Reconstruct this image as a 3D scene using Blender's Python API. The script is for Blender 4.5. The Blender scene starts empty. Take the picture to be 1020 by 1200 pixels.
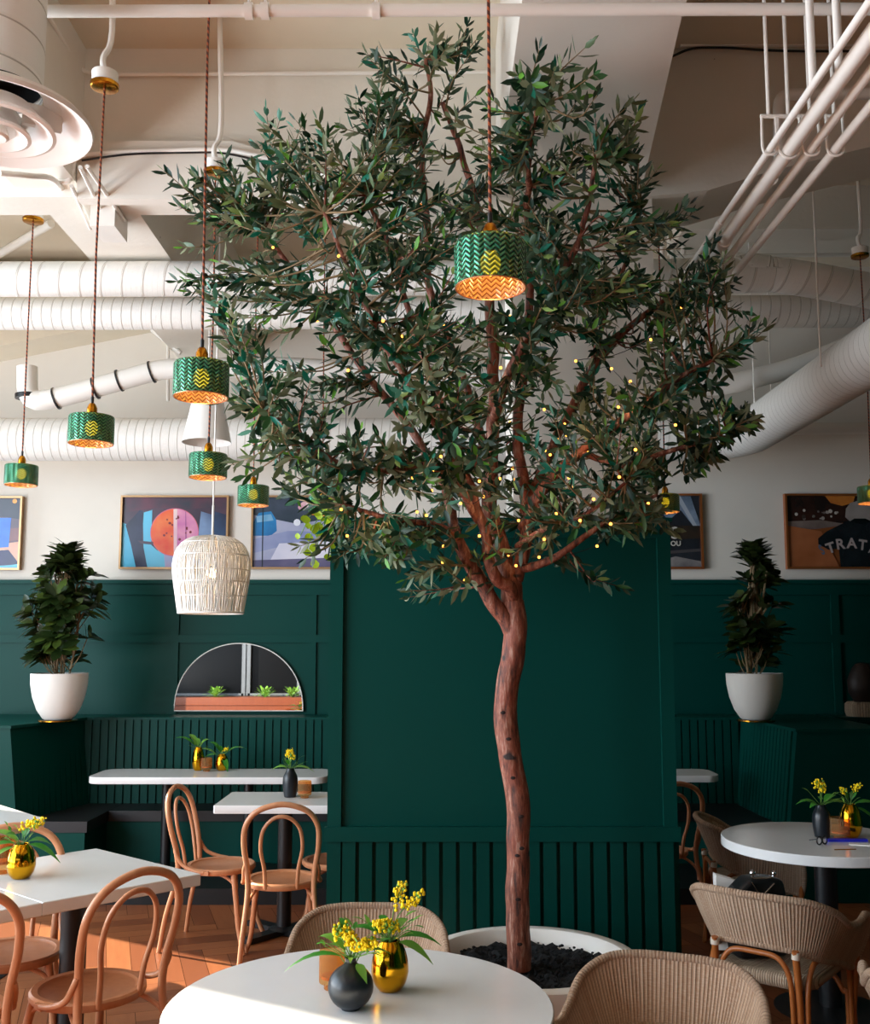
import bpy, math, random
from mathutils import Vector, Matrix, Euler, Quaternion
random.seed(7)
PI = math.pi
C = bpy.context.scene.collection
H = 1.66; F = 1180.0; CX = 510.0; PY = 621.0; HZ = 754.0
TH = math.atan((HZ - PY) / F)
ct, st = math.cos(TH), math.sin(TH)

def ray(px, py):
    x = (px - CX) / F; y = -(py - PY) / F
    return Vector((x, ct - y * st, st + y * ct))
def P(px, py, Y):
    d = ray(px, py); t = Y / d.y
    return Vector((d.x * t, Y, H + d.z * t))
def G(px, py, z):
    d = ray(px, py); t = (z - H) / d.z
    return Vector((d.x * t, d.y * t, z))
def ZZ(py, Y): return P(CX, py, Y).z

# ------------------------------------------------------------ mesh builder
class MB:
    def __init__(s):
        s.v = []; s.f = []; s.m = []; s.uv = []; s.mats = []
    def mi(s, m):
        if m not in s.mats: s.mats.append(m)
        return s.mats.index(m)
    def add(s, vs, fs, m, uvs=None):
        b = len(s.v); k = s.mi(m)
        s.v += [tuple(v) for v in vs]
        for i, f in enumerate(fs):
            s.f.append(tuple(j + b for j in f)); s.m.append(k)
            s.uv.append([uvs[j] for j in f] if uvs else None)
        return s
    def box(s, c, size, m, rot=None):
        x, y, z = (q / 2 for q in size)
        vs = [Vector((a * x, b_ * y, c_ * z)) for a in (-1, 1) for b_ in (-1, 1) for c_ in (-1, 1)]
        if rot is not None: vs = [rot @ v for v in vs]
        vs = [v + Vector(c) for v in vs]
        return s.add(vs, [(0, 1, 3, 2), (4, 6, 7, 5), (0, 4, 5, 1), (2, 3, 7, 6), (0, 2, 6, 4), (1, 5, 7, 3)], m)
    def bx(s, x0, x1, y0, y1, z0, z1, m):
        return s.box(((x0 + x1) / 2, (y0 + y1) / 2, (z0 + z1) / 2), (x1 - x0, y1 - y0, z1 - z0), m)
    def prism(s, poly, d, m):
        """poly: list of 3D points (planar), extruded by vector d"""
        n = len(poly); d = Vector(d)
        vs = [Vector(p) for p in poly] + [Vector(p) + d for p in poly]
        fs = [tuple(range(n))[::-1], tuple(range(n, 2 * n))] + [(i, (i + 1) % n, n + (i + 1) % n, n + i) for i in range(n)]
        return s.add(vs, fs, m)
    def tube(s, pts, r, m, seg=8, closed=False, cap=True, uvlen=1.0, flat=1.0):
        pts = [Vector(p) for p in pts]; n = len(pts)
        rs = r if isinstance(r, (list, tuple)) else [r] * n
        tans = []
        for i in range(n):
            a = pts[(i - 1) % n] if (closed or i > 0) else pts[i]
            b = pts[(i + 1) % n] if (closed or i < n - 1) else pts[i]
            t = (b - a)
            tans.append(t.normalized() if t.length > 1e-9 else Vector((0, 0, 1)))
        up = Vector((0, 0, 1)) if abs(tans[0].z) < .9 else Vector((1, 0, 0))
        nrm = (up - tans[0] * up.dot(tans[0])).normalized()
        vs = []; uvs = []; L = 0
        for i in range(n):
            if i > 0:
                q = tans[i - 1].rotation_difference(tans[i]); nrm = q @ nrm
                nrm = (nrm - tans[i] * nrm.dot(tans[i])).normalized()
                L += (pts[i] - pts[i - 1]).length
            bi = tans[i].cross(nrm)
            for k in range(seg):
                a = 2 * PI * k / seg
                vs.append(pts[i] + (nrm * math.cos(a) + bi * math.sin(a) * flat) * rs[i])
                uvs.append((k / seg, L * uvlen))
        fs = []; b = len(s.v); k0 = s.mi(m)
        s.v += [tuple(v) for v in vs]
        rng = n if closed else n - 1
        for i in range(rng):
            j = (i + 1) % n
            for k in range(seg):
                k2 = (k + 1) % seg
                s.f.append((b + i * seg + k, b + i * seg + k2, b + j * seg + k2, b + j * seg + k)); s.m.append(k0)
                u0, u1 = k / seg, (k + 1) / seg
                va, vb = uvs[i * seg][1], (uvs[j * seg][1] if j else L)
                s.uv.append([(u0, va), (u1, va), (u1, vb), (u0, vb)])
        if cap and not closed:
            s.f.append(tuple(b + k for k in range(seg))[::-1]); s.m.append(k0); s.uv.append(None)
            s.f.append(tuple(b + (n - 1) * seg + k for k in range(seg))); s.m.append(k0); s.uv.append(None)
        return s
    def lathe(s, prof, m, c=(0, 0, 0), seg=32, a0=0, a1=2 * PI, wav=None):
        """prof: list of (r,z); wav(angle)->radius factor"""
        full = abs(a1 - a0 - 2 * PI) < 1e-6; ns = seg if full else seg + 1
        b = len(s.v); k0 = s.mi(m); c = Vector(c)
        for (r, z) in prof:
            for k in range(ns):
                a = a0 + (a1 - a0) * k / seg; rr = r * (wav(a) if wav else 1)
                s.v.append(tuple(c + Vector((rr * math.cos(a), rr * math.sin(a), z))))
        np_ = len(prof)
        for i in range(np_ - 1):
            for k in range(seg):
                k2 = (k + 1) % ns
                s.f.append((b + i * ns + k, b + i * ns + k2, b + (i + 1) * ns + k2, b + (i + 1) * ns + k)); s.m.append(k0)
                u0, u1, v0, v1 = k / seg, (k + 1) / seg, prof[i][1], prof[i + 1][1]
                s.uv.append([(u0, v0), (u1, v0), (u1, v1), (u0, v1)])
        return s
    def sphere(s, c, r, m, seg=10, rings=6, sc=(1, 1, 1)):
        prof = [(max(1e-4, r * math.sin(PI * i / rings)), -r * math.cos(PI * i / rings)) for i in range(rings + 1)]
        b = len(s.v); s.lathe(prof, m, (0, 0, 0), seg)
        for i in range(b, len(s.v)):
            v = s.v[i]; s.v[i] = (v[0] * sc[0] + c[0], v[1] * sc[1] + c[1], v[2] * sc[2] + c[2])
        return s
    def grid(s, rows, m, uvs=None, flip=False):
        n, k = len(rows), len(rows[0]); b = len(s.v); k0 = s.mi(m)
        for r in rows: s.v += [tuple(p) for p in r]
        for i in range(n - 1):
            for j in range(k - 1):
                q = [(i, j), (i, j + 1), (i + 1, j + 1), (i + 1, j)]
                if flip: q = q[::-1]
                s.f.append(tuple(b + a * k + c for a, c in q)); s.m.append(k0)
                s.uv.append([uvs(a / (n - 1), c / (k - 1)) for a, c in q] if uvs else None)
        return s
    def build(s, name, parent=None, smooth=True, ang=40, M=None):
        me = bpy.data.meshes.new(name)
        vs = s.v if M is None else [tuple(M @ Vector(v)) for v in s.v]
        me.from_pydata(vs, [], s.f)
        for m in s.mats: me.materials.append(m)
        me.polygons.foreach_set('material_index', s.m)
        if any(u for u in s.uv):
            ul = me.uv_layers.new(name='UVMap'); i = 0
            flat = []
            for f, u in zip(s.f, s.uv):
                for j in range(len(f)):
                    flat += list(u[j]) if u else [0.0, 0.0]
            ul.data.foreach_set('uv', flat)
        me.update()
        if smooth:
            me.polygons.foreach_set('use_smooth', [True] * len(me.polygons))
            me.set_sharp_from_angle(angle=math.radians(ang))
        o = bpy.data.objects.new(name, me); C.objects.link(o)
        if parent: o.parent = parent
        return o

def cat(pts, k=6, closed=False):
    pts = [Vector(p) for p in pts]; n = len(pts); out = []
    rng = n if closed else n - 1
    for i in range(rng):
        p1, p2 = pts[i], pts[(i + 1) % n]
        p0 = pts[(i - 1) % n] if (closed or i > 0) else p1 * 2 - p2
        p3 = pts[(i + 2) % n] if (closed or i + 2 < n) else p2 * 2 - p1
        for j in range(k):
            t = j / k
            out.append(.5 * ((2 * p1) + (p2 - p0) * t + (2 * p0 - 5 * p1 + 4 * p2 - p3) * t * t + (3 * p1 - p0 - 3 * p2 + p3) * t ** 3))
    if not closed: out.append(pts[-1])
    return out

def rounded(pts, r, k=5):
    """polyline with corners rounded by radius r"""
    pts = [Vector(p) for p in pts]; out = [pts[0]]
    for i in range(1, len(pts) - 1):
        a, b, c = pts[i - 1], pts[i], pts[i + 1]
        u = (a - b); v = (c - b); rr = min(r, u.length * .49, v.length * .49)
        p, q = b + u.normalized() * rr, b + v.normalized() * rr
        for j in range(k + 1):
            t = j / k; out.append((1 - t) ** 2 * p + 2 * t * (1 - t) * b + t * t * q)
    out.append(pts[-1]); return out

def tag(o, label=None, cat_=None, group=None, kind=None):
    if label: o['label'] = label
    if cat_: o['category'] = cat_
    if group: o['group'] = group
    if kind: o['kind'] = kind
    return o
def thing(name, label, cat_, loc=(0, 0, 0), rz=0, group=None):
    o = bpy.data.objects.new(name, None); C.objects.link(o)
    o.location = loc; o.rotation_euler = (0, 0, rz); o.empty_display_size = .05
    return tag(o, label, cat_, group)
def copy_tree(o, parent=None):
    c = o.copy(); C.objects.link(c); c.parent = parent
    for ch in [x for x in list(bpy.data.objects) if x.parent == o]: copy_tree(ch, c)
    return c
def place(proto, used, loc, rz, label, scale=1.0):
    o = proto if not used else copy_tree(proto)
    o.location = loc; o.rotation_euler = (0, 0, rz); o.scale = (scale,) * 3
    o['label'] = label
    return o

# ------------------------------------------------------------ materials
def lin(c):
    if isinstance(c, str):
        c = tuple(int(c[i:i + 2], 16) / 255 for i in (0, 2, 4))
    return tuple((x / 12.92 if x <= .04045 else ((x + .055) / 1.055) ** 2.4) for x in c) + (1,)
class NT:
    def __init__(s, name):
        s.mat = bpy.data.materials.new(name); s.mat.use_nodes = True
        s.t = s.mat.node_tree; s.t.nodes.clear()
        s.out = s.n('ShaderNodeOutputMaterial')
    def n(s, typ, **kw):
        nd = s.t.nodes.new(typ)
        for k, v in kw.items(): setattr(nd, k, v)
        return nd
    def l(s, a, b): s.t.links.new(a, b)
    def math(s, op, a, b=None, clamp=False):
        nd = s.n('ShaderNodeMath', operation=op); nd.use_clamp = clamp
        for i, q in enumerate((a, b)):
            if q is None: continue
            if isinstance(q, (int, float)): nd.inputs[i].default_value = q
            else: s.l(q, nd.inputs[i])
        return nd.outputs[0]
    def ramp(s, fac, stops, interp='LINEAR'):
        nd = s.n('ShaderNodeValToRGB'); nd.color_ramp.interpolation = interp
        e = nd.color_ramp.elements
        while len(e) < len(stops): e.new(.5)
        for i, (p, c) in enumerate(stops):
            e[i].position = p; e[i].color = lin(c) if isinstance(c, str) else (c, c, c, 1)
        s.l(fac, nd.inputs[0]); return nd.outputs[0]
    def noise(s, scale, vec=None, detail=3, rough=.5):
        nd = s.n('ShaderNodeTexNoise'); nd.inputs['Scale'].default_value = scale
        nd.inputs['Detail'].default_value = detail; nd.inputs['Roughness'].default_value = rough
        if vec: s.l(vec, nd.inputs['Vector'])
        return nd.outputs['Fac']
    def coord(s, kind='Object', scale=None):
        tc = s.n('ShaderNodeTexCoord').outputs[kind]
        if scale:
            mp = s.n('ShaderNodeMapping'); mp.inputs['Scale'].default_value = scale; s.l(tc, mp.inputs[0]); return mp.outputs[0]
        return tc
    def mix(s, fac, a, b, mode='MIX'):
        nd = s.n('ShaderNodeMix', data_type='RGBA', blend_type=mode)
        if isinstance(fac, (int, float)): nd.inputs[0].default_value = fac
        else: s.l(fac, nd.inputs[0])
        for i, q in ((6, a), (7, b)):
            if isinstance(q, str): nd.inputs[i].default_value = lin(q)
            else: s.l(q, nd.inputs[i])
        return nd.outputs[2]
    def bump(s, h, strength=.3, dist=.01):
        nd = s.n('ShaderNodeBump'); nd.inputs['Strength'].default_value = strength
        nd.inputs['Distance'].default_value = dist; s.l(h, nd.inputs['Height']); return nd.outputs[0]
    def bsdf(s, color, rough=.5, metal=0, normal=None, spec=.5, coat=0, emis=None, es=0, trans=0, alpha=None, sheen=0):
        b = s.n('ShaderNodeBsdfPrincipled')
        if isinstance(color, str): b.inputs['Base Color'].default_value = lin(color)
        else: s.l(color, b.inputs['Base Color'])
        if isinstance(rough, (int, float)): b.inputs['Roughness'].default_value = rough
        else: s.l(rough, b.inputs['Roughness'])
        b.inputs['Metallic'].default_value = metal
        b.inputs['Specular IOR Level'].default_value = spec
        b.inputs['Coat Weight'].default_value = coat
        b.inputs['Transmission Weight'].default_value = trans
        if normal is not None: s.l(normal, b.inputs['Normal'])
        if emis: b.inputs['Emission Color'].default_value = lin(emis); b.inputs['Emission Strength'].default_value = es
        return b
    def done(s, sh):
        s.l(sh.outputs[0] if hasattr(sh, 'outputs') else sh, s.out.inputs[0]); return s.mat

def plain(name, col, rough=.5, metal=0, spec=.5, coat=0, var=.08, nscale=6, bump=0, bscale=40, col2=None, es=0, emis=None):
    t = NT(name); co = t.coord()
    nz = t.noise(nscale, co)
    base = t.mix(t.ramp(nz, [(.3, 0.0), (.7, 1.0)]), col, col2 or col) if col2 else None
    if base is None:
        hsv = t.n('ShaderNodeHueSaturation'); hsv.inputs['Color'].default_value = lin(col)
        t.l(t.math('ADD', t.math('MULTIPLY', nz, var * 2), 1 - var), hsv.inputs['Value']); base = hsv.outputs[0]
    nrm = t.bump(t.noise(bscale, co, 4), bump, .005) if bump else None
    return t.done(t.bsdf(base, rough, metal, nrm, spec, coat, emis, es))

M = {}
M['beige'] = plain('painted_plaster', 'e6ded2', .75, bump=.08, bscale=60, var=.03)
def concrete():
    t = NT('painted_concrete'); co = t.coord()
    v = t.n('ShaderNodeTexVoronoi'); v.inputs['Scale'].default_value = 5; t.l(co, v.inputs['Vector'])
    n1 = t.noise(3, co); pit = t.math('LESS_THAN', t.math('ADD', v.outputs['Distance'], t.math('MULTIPLY', t.noise(9, co), .12)), .075)
    base = t.mix(n1, 'e0d8ca', 'ebe5da'); base = t.mix(pit, base, '8a7862')
    return t.done(t.bsdf(base, .7, normal=t.bump(t.noise(25, co, 5), .15, .01)))
M['concrete'] = concrete()
M['ceil'] = plain('ceiling_paint', 'ddd0ba', .8, bump=.08, bscale=30, var=.04)
M['whitepipe'] = plain('white_painted_metal', 'ebe5dc', .4, var=.03)
M['white'] = plain('white_lacquer', 'f0ece6', .35, var=.02)
M['green'] = plain('dark_green_paint', '023e37', .42, var=.05, nscale=2, bump=.03, bscale=90, spec=.14)
M['green_lit'] = plain('lit_green_paint', '2c6350', .45, var=.05, nscale=2)  # lit copy of the dark green, brightness put into the colour; unused
M['quartz'] = plain('white_quartz', 'e9e9e8', .16, var=.02, nscale=14, spec=.55)
M['black'] = plain('black_metal', '131416', .4, var=.1)
M['leather'] = plain('black_leather', '17181a', .42, bump=.1, bscale=120, var=.1)
M['potwhite'] = plain('white_plaster_pot', 'e9e4dc', .6, bump=.25, bscale=14, var=.04)
M['gold'] = plain('polished_gold', 'd49a1e', .12, metal=1, var=.06)
M['brass'] = plain('brushed_brass', 'b87c22', .22, metal=1, var=.1)
M['copper'] = plain('copper_lacquer', 'e8a078', .28, metal=.85, var=.05)
M['matteblack'] = plain('matte_black_ceramic', '12181e', .33, spec=.5, var=.1)
M['cord'] = None
def cordmat(name, c1, c2, k=160):
    t = NT(name); uv = t.n('ShaderNodeTexCoord').outputs['UV']; sp = t.n('ShaderNodeSeparateXYZ'); t.l(uv, sp.inputs[0])
    s = t.math('FRACT', t.math('ADD', sp.outputs[0], t.math('MULTIPLY', sp.outputs[1], k)))
    return t.done(t.bsdf(t.mix(t.math('GREATER_THAN', s, .45), c1, c2), .6))
M['cord'] = cordmat('twisted_copper_cord', 'a8552c', '4a1f12', 45)
M['soil'] = plain('black_soil', '0b0d10', .95, bump=1.0, bscale=60, var=.5, nscale=50)
M['bark'] = None
def bark():
    t = NT('reddish_bark'); co = t.coord('Object', (30, 30, 5)); nz = t.noise(1.6, co, 6, .7)
    co2 = t.coord('Object', (1, 1, .6)); blot = t.noise(7, co2, 3)
    k = t.noise(11, t.coord('Object', (1, 1, 1.6)), 1)
    base = t.ramp(nz, [(.36, '2e1810'), (.46, '743c2a'), (.55, '94563f'), (.68, 'c09a88')])
    base = t.mix(t.math('MULTIPLY', t.ramp(blot, [(.52, 0.0), (.66, 1.0)]), .35), base, '9a3c1e')
    base = t.mix(t.ramp(k, [(.70, 0.0), (.76, 1.0)]), base, '241410')
    return t.done(t.bsdf(base, .6, normal=t.bump(nz, .55, .012)))
M['bark'] = bark()
M['twig'] = plain('pale_twig', '8a7250', .7, var=.2, nscale=20)
M['wood'] = None
def beech(name, a, b):
    t = NT(name); co = t.coord('Object', (30, 30, 3)); nz = t.noise(1.2, co, 4)
    return t.done(t.bsdf(t.mix(nz, a, b), .36, normal=t.bump(nz, .06, .003)))
M['wood'] = beech('steamed_beech', 'b9764e', 'd59a72')
M['seatwood'] = beech('beech_seat_veneer', 'a96a45', 'c4875f')
M['rattanpole'] = beech('rattan_pole', '8a4a1e', 'b0672e')
M['band'] = plain('pale_binding', 'cfc4b4', .5)
def weave(name, n, a, b, c, hor=False, pitch=1.0):
    t = NT(name); uv = t.n('ShaderNodeTexCoord').outputs['UV']; sp = t.n('ShaderNodeSeparateXYZ'); t.l(uv, sp.inputs[0])
    x = t.math('MULTIPLY', sp.outputs[1 if hor else 0], n)
    fr = t.math('FRACT', x); st_ = t.math('ABSOLUTE', t.math('SUBTRACT', fr, .5))       # 0 centre .5 edge
    h = t.math('SUBTRACT', 1, t.math('MULTIPLY', t.math('MULTIPLY', st_, st_), 4))
    # twist of each cord
    tw = t.math('FRACT', t.math('ADD', t.math('MULTIPLY', sp.outputs[0 if hor else 1], 90 * pitch), t.math('MULTIPLY', fr, 1.3)))
    twh = t.math('ABSOLUTE', t.math('SUBTRACT', tw, .5))
    wn = t.n('ShaderNodeTexWhiteNoise', noise_dimensions='1D'); t.l(t.math('FLOOR', x), wn.inputs['W'])
    nz = t.noise(70, uv, 3)
    col = t.mix(wn.outputs[0], a, b)
    col = t.mix(t.math('MULTIPLY', t.ramp(nz, [(.4, 0.0), (.7, 1.0)]), .5), col, c)
    edge = t.ramp(st_, [(.36, 0.0), (.5, 1.0)])
    big = t.math('GREATER_THAN', wn.outputs[0], .72)
    gap = t.math('MULTIPLY', edge, t.math('ADD', .45, t.math('MULTIPLY', big, .55)))
    col = t.mix(gap, col, '3c2415')
    hh = t.math('ADD', h, t.math('MULTIPLY', twh, .5))
    return t.done(t.bsdf(col, .65, normal=t.bump(hh, .7, .006)))
M['weave'] = weave('woven_paper_cord', 110, 'ae8a6c', 'c9a98c', 'd8c2ab')
M['weaveseat'] = weave('woven_seat_cord', 44, 'a08a72', 'c0a98e', '8d7a68')
M['rim'] = weave('wrapped_cord_rim', 150, 'b08c6e', 'c9a98c', 'd8c2ab', hor=True)

def floormat():
    t = NT('oak_herringbone'); a = t.n('ShaderNodeAttribute', attribute_name='plank'); a.attribute_type = 'GEOMETRY'
    sp = t.n('ShaderNodeSeparateColor'); t.l(a.outputs['Color'], sp.inputs[0])
    uv = t.n('ShaderNodeTexCoord').outputs['UV']; mp = t.n('ShaderNodeMapping'); mp.inputs['Scale'].default_value = (2.2, 26, 1); t.l(uv, mp.inputs[0])
    nz = t.noise(1.5, mp.outputs[0], 5, .6)
    base = t.ramp(sp.outputs[0], [(0, '6c3b20'), (.5, '824a2a'), (1, '9c6038')])
    base = t.mix(t.math('MULTIPLY', t.ramp(nz, [(.35, 0.0), (.75, 1.0)]), .5), base, '6e3a1c')
    return t.done(t.bsdf(base, .38, normal=t.bump(nz, .08, .004), spec=.45))
M['floor'] = floormat()
M['gap'] = plain('dark_joint', '2c1a10', .8)
def duct(name, pitch=8.0, c='ebe6de', cl='bdb5a8'):
    t = NT(name); uv = t.n('ShaderNodeTexCoord').outputs['UV']; sp = t.n('ShaderNodeSeparateXYZ'); t.l(uv, sp.inputs[0])
    s = t.math('FRACT', t.math('ADD', sp.outputs[0], t.math('MULTIPLY', sp.outputs[1], pitch)))
    s2 = t.math('FRACT', t.math('MULTIPLY', t.math('ADD', sp.outputs[0], t.math('MULTIPLY', sp.outputs[1], pitch)), 4))
    seam = t.math('LESS_THAN', s, .045); 
    ridge = t.math('ADD', t.math('MULTIPLY', t.math('SUBTRACT', 1, t.math('MULTIPLY', t.math('ABSOLUTE', t.math('SUBTRACT', s, .06)), 14), True), 1.0), t.math('MULTIPLY', t.math('LESS_THAN', s2, .12), .15))
    return t.done(t.bsdf(t.mix(seam, c, cl), .42, normal=t.bump(ridge, .6, .006)))
M['duct'] = duct('spiral_duct_paint')
M['ductclose'] = duct('spiral_duct_close_seams', 16)

def leafmat(name, a, b, back, rough=.4):
    t = NT(name); co = t.coord(); nz = t.noise(5, co, 2)
    g = t.n('ShaderNodeNewGeometry')
    col = t.mix(nz, a, b); col = t.mix(g.outputs['Backfacing'], col, back)
    b1 = t.bsdf(col, rough, spec=.4)
    tr = t.n('ShaderNodeBsdfTranslucent'); t.l(col, tr.inputs[0])
    mx = t.n('ShaderNodeMixShader'); mx.inputs[0].default_value = .22
    t.l(b1.outputs[0], mx.inputs[1]); t.l(tr.outputs[0], mx.inputs[2])
    return t.done(mx)
LEAF = [leafmat('olive_leaf_dark', '0c2a1a', '163a24', '3c5440'), leafmat('olive_leaf_mid', '1e4a28', '35602f', '5c7050'),
        leafmat('olive_leaf_grey', '4c5a38', '6a7450', '868c6c', .5), leafmat('olive_leaf_teal', '0a5a48', '127058', '4f8a72', .3),
        leafmat('olive_leaf_lime', '4d8a2c', '6aa53a', '8aa65a')]
M['rubber'] = leafmat('glossy_dark_leaf', '16240f', '2a3d18', '33401e', .3)
M['rubber2'] = leafmat('glossy_leaf_olive', '3d5220', '52662a', '4a5a2a', .3)
M['fleaf'] = leafmat('fresh_leaf', '2c7426', '4c9a34', '6aa84a', .35)
M['fleaf2'] = leafmat('bright_fresh_leaf', '5f9a36', '86b850', '86b850', .4)
M['limeleaf'] = leafmat('lime_vine_leaf', '93b81e', 'b6d22e', 'a8c440', .4)
M['yellow'] = plain('yellow_blossom', 'ffdc00', .6, var=.2, nscale=80)
M['stem'] = plain('green_stem', '5e8a3a', .5)

def emit(name, col, s):
    t = NT(name); e = t.n('ShaderNodeEmission'); e.inputs[0].default_value = lin(col); e.inputs[1].default_value = s
    return t.done(e)
M['bulb'] = emit('glowing_filament_bulb', 'ffc23a', 14)
M['fairy'] = emit('warm_fairy_bulb', 'ffa040', 5)
M['white_bulb'] = emit('warm_white_bulb', 'ffd9a0', 12)
def glass(name, col, rough=.05, tfac=.6, gloss='ffffff'):
    t = NT(name); tr = t.n('ShaderNodeBsdfTransparent'); tr.inputs[0].default_value = lin(col)
    b = t.bsdf(col, rough, spec=.8); mx = t.n('ShaderNodeMixShader'); mx.inputs[0].default_value = tfac
    t.l(b.outputs[0], mx.inputs[1]); t.l(tr.outputs[0], mx.inputs[2]); return t.done(mx)
M['amber'] = glass('amber_glass', 'f6d6a6', .08, .9)
def chevron(name, a, b, rough, metal, tfac, tcol):
    t = NT(name); uv = t.n('ShaderNodeTexCoord').outputs['UV']; sp = t.n('ShaderNodeSeparateXYZ'); t.l(uv, sp.inputs[0])
    x = t.math('MULTIPLY', sp.outputs[0], 22); fr = t.math('FRACT', x); tri = t.math('ABSOLUTE', t.math('SUBTRACT', fr, .5))
    w = t.math('FRACT', t.math('ADD', t.math('MULTIPLY', sp.outputs[1], 78), t.math('MULTIPLY', tri, 1.7)))
    hh = t.math('ABSOLUTE', t.math('SUBTRACT', w, .5))
    colm = t.math('ABSOLUTE', t.math('SUBTRACT', fr, .5))
    hgt = t.math('ADD', t.math('MULTIPLY', hh, 2), t.math('MULTIPLY', t.math('GREATER_THAN', colm, .44), -.5))
    line = t.math('LESS_THAN', hh, .14)
    base = t.mix(t.ramp(hh, [(.05, 1.0), (.4, 0.0)]), a, b)
    bs = t.bsdf(base, rough, metal=metal, normal=t.bump(hgt, .8, .003), spec=.7)
    tr = t.n('ShaderNodeBsdfTransparent'); tr.inputs[0].default_value = lin(tcol)
    mx = t.n('ShaderNodeMixShader')
    t.l(t.math('ADD', t.math('MULTIPLY', line, tfac), tfac * .35), mx.inputs[0])
    t.l(bs.outputs[0], mx.inputs[1]); t.l(tr.outputs[0], mx.inputs[2]); return t.done(mx)
M['shade'] = chevron('embossed_green_glass', '022c1c', '38ac80', .2, .5, .3, 'a8dc90')
M['shadein'] = chevron('copper_lined_glass', '7a4632', 'f6c8a4', .3, .4, .4, 'ffd9a0')
LWIN = 20; LFRONT = 22; LBOUNCE = 22; LSUN = 20; EXPO = 0.18
# ------------------------------------------------------------ setting
XL, XR, YF, YB = -5.2, 4.6, -2.8, 8.1
YW = 5.0                                   # face of the cross beam / cladding
ZC = ZZ(57, YW)                            # ceiling
def struct(name, mb, **k):
    return tag(mb.build(name, **k), kind='structure')
# floor: herringbone planks
def make_floor():
    L, W = .62, .124; g = .0012
    R = Matrix.Rotation(math.radians(-72), 3, 'Z')
    mb = MB(); cols = []
    mb.bx(XL, XR, YF, YB, -.1, -.004, M['gap'])
    n0 = len(mb.f)
    rnd = random.Random(3)
    for i in range(-90, 91):
        for j in range(-14, 15):
            ox, oy = i * W + j * L, i * W - j * L
            for (x0, x1, y0, y1, hor) in ((ox, ox + L, oy, oy + W, 1), (ox, ox + W, oy + W, oy + W + L, 0)):
                c = R @ Vector(((x0 + x1) / 2, (y0 + y1) / 2, 0)) + Vector((0, 3, 0))
                if not (XL + .25 < c.x < XR - .25 and YF + .25 < c.y < YB - .1): continue
                vs = [R @ Vector(p) + Vector((0, 3, 0)) for p in ((x0 + g, y0 + g, 0), (x1 - g, y0 + g, 0), (x1 - g, y1 - g, 0), (x0 + g, y1 - g, 0))]
                q = rnd.random() * 9; u = rnd.random() * 9
                uv = [(u, q), (u + L, q), (u + L, q + W), (u, q + W)] if hor else [(u, q), (u, q + W), (u + L, q + W), (u + L, q)]
                mb.add(vs, [(0, 1, 2, 3)], M['floor'], uv)
    o = mb.build('floor', smooth=False)
    at = o.data.color_attributes.new('plank', 'FLOAT_COLOR', 'CORNER')
    vals = []
    for p in o.data.polygons:
        v = rnd.random(); vals += [v, v, v, 1.0] * p.loop_total
    at.data.foreach_set('color', vals)
    tag(o, kind='structure')
make_floor()
struct('ceiling', MB().bx(XL, XR, YF, YB, ZC, ZC + .1, M['ceil']), smooth=False)
zg = ZZ(680, YB)                            # top of the green wainscot
w = MB(); w.bx(XL, XR, YB, YB + .15, 0, ZC, M['beige']); struct('wall_back', w, smooth=False)
struct('wall_right', MB().bx(XR, XR + .15, YF, YB, 0, ZC, M['green']), smooth=False)
# sun geometry
SUN_H = Vector((.867, -.498, 0)); EL = math.radians(27)
SUN = Vector((SUN_H.x * math.cos(EL), SUN_H.y * math.cos(EL), -math.sin(EL)))
def trace(p):
    t = (p.x - XL) / SUN.x; return p - SUN * t
j1 = trace(G(262, 1174, .76)); j2 = trace(G(60, 1085, 0))
def wall_with_windows(name, axis, pos, th, a0, a1, wins, wm):
    """axis 'x': wall plane x=pos running along y"""
    mb = MB(); cur = a0
    def b(p0, p1, z0, z1, q0=pos, q1=pos + th, m=wm, B=mb):
        if axis == 'x': B.bx(q0, q1, p0, p1, z0, z1, m)
        else: B.bx(p0, p1, q0, q1, z0, z1, m)
    for (w0, w1, z0, z1) in wins:
        b(cur, w0, 0, ZC); b(w0, w1, 0, z0); b(w0, w1, z1, ZC); cur = w1
    b(cur, a1, 0, ZC)
    struct(name, mb, smooth=False)
wins = [(-1.9, .3, .6, 4.1), (.9, j1.y + .13, .6, 4.1), (7.25, 7.95, .5, 3.3)]
wall_with_windows('wall_left', 'x', XL - .15, .15, YF, YB, wins, M['beige'])
nwin = 1
for (w0, w1, z0, z1) in wins:
    fr = MB(); e = .035
    x0, x1 = XL - .11, XL - .05
    for (a, b_, c, d) in ((w0, w0 + e, z0, z1), (w1 - e, w1, z0, z1), (w0, w1, z0, z0 + e), (w0, w1, z1 - e, z1)):
        fr.bx(x0, x1, a, b_, c, d, M['black'])
    struct('window_%d' % nwin, fr, smooth=False); nwin += 1
M['mull'] = plain('grey_window_frame', '5a6066', .4)
fw = [(-4.9, -3.55, .70, 3.6), (-3.47, -2.52, .70, 3.6), (-2.44, -1.2, .70, 3.6), (-.4, 1.2, .70, 3.6), (1.3, 2.9, .70, 3.6)]
wall_with_windows('wall_front', 'y', YF - .15, .15, XL, XR, fw, M['green'])
t = NT('dark_window_glass'); M['darkglass'] = t.done(t.bsdf('0c0d0f', .3, spec=.1))
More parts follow.
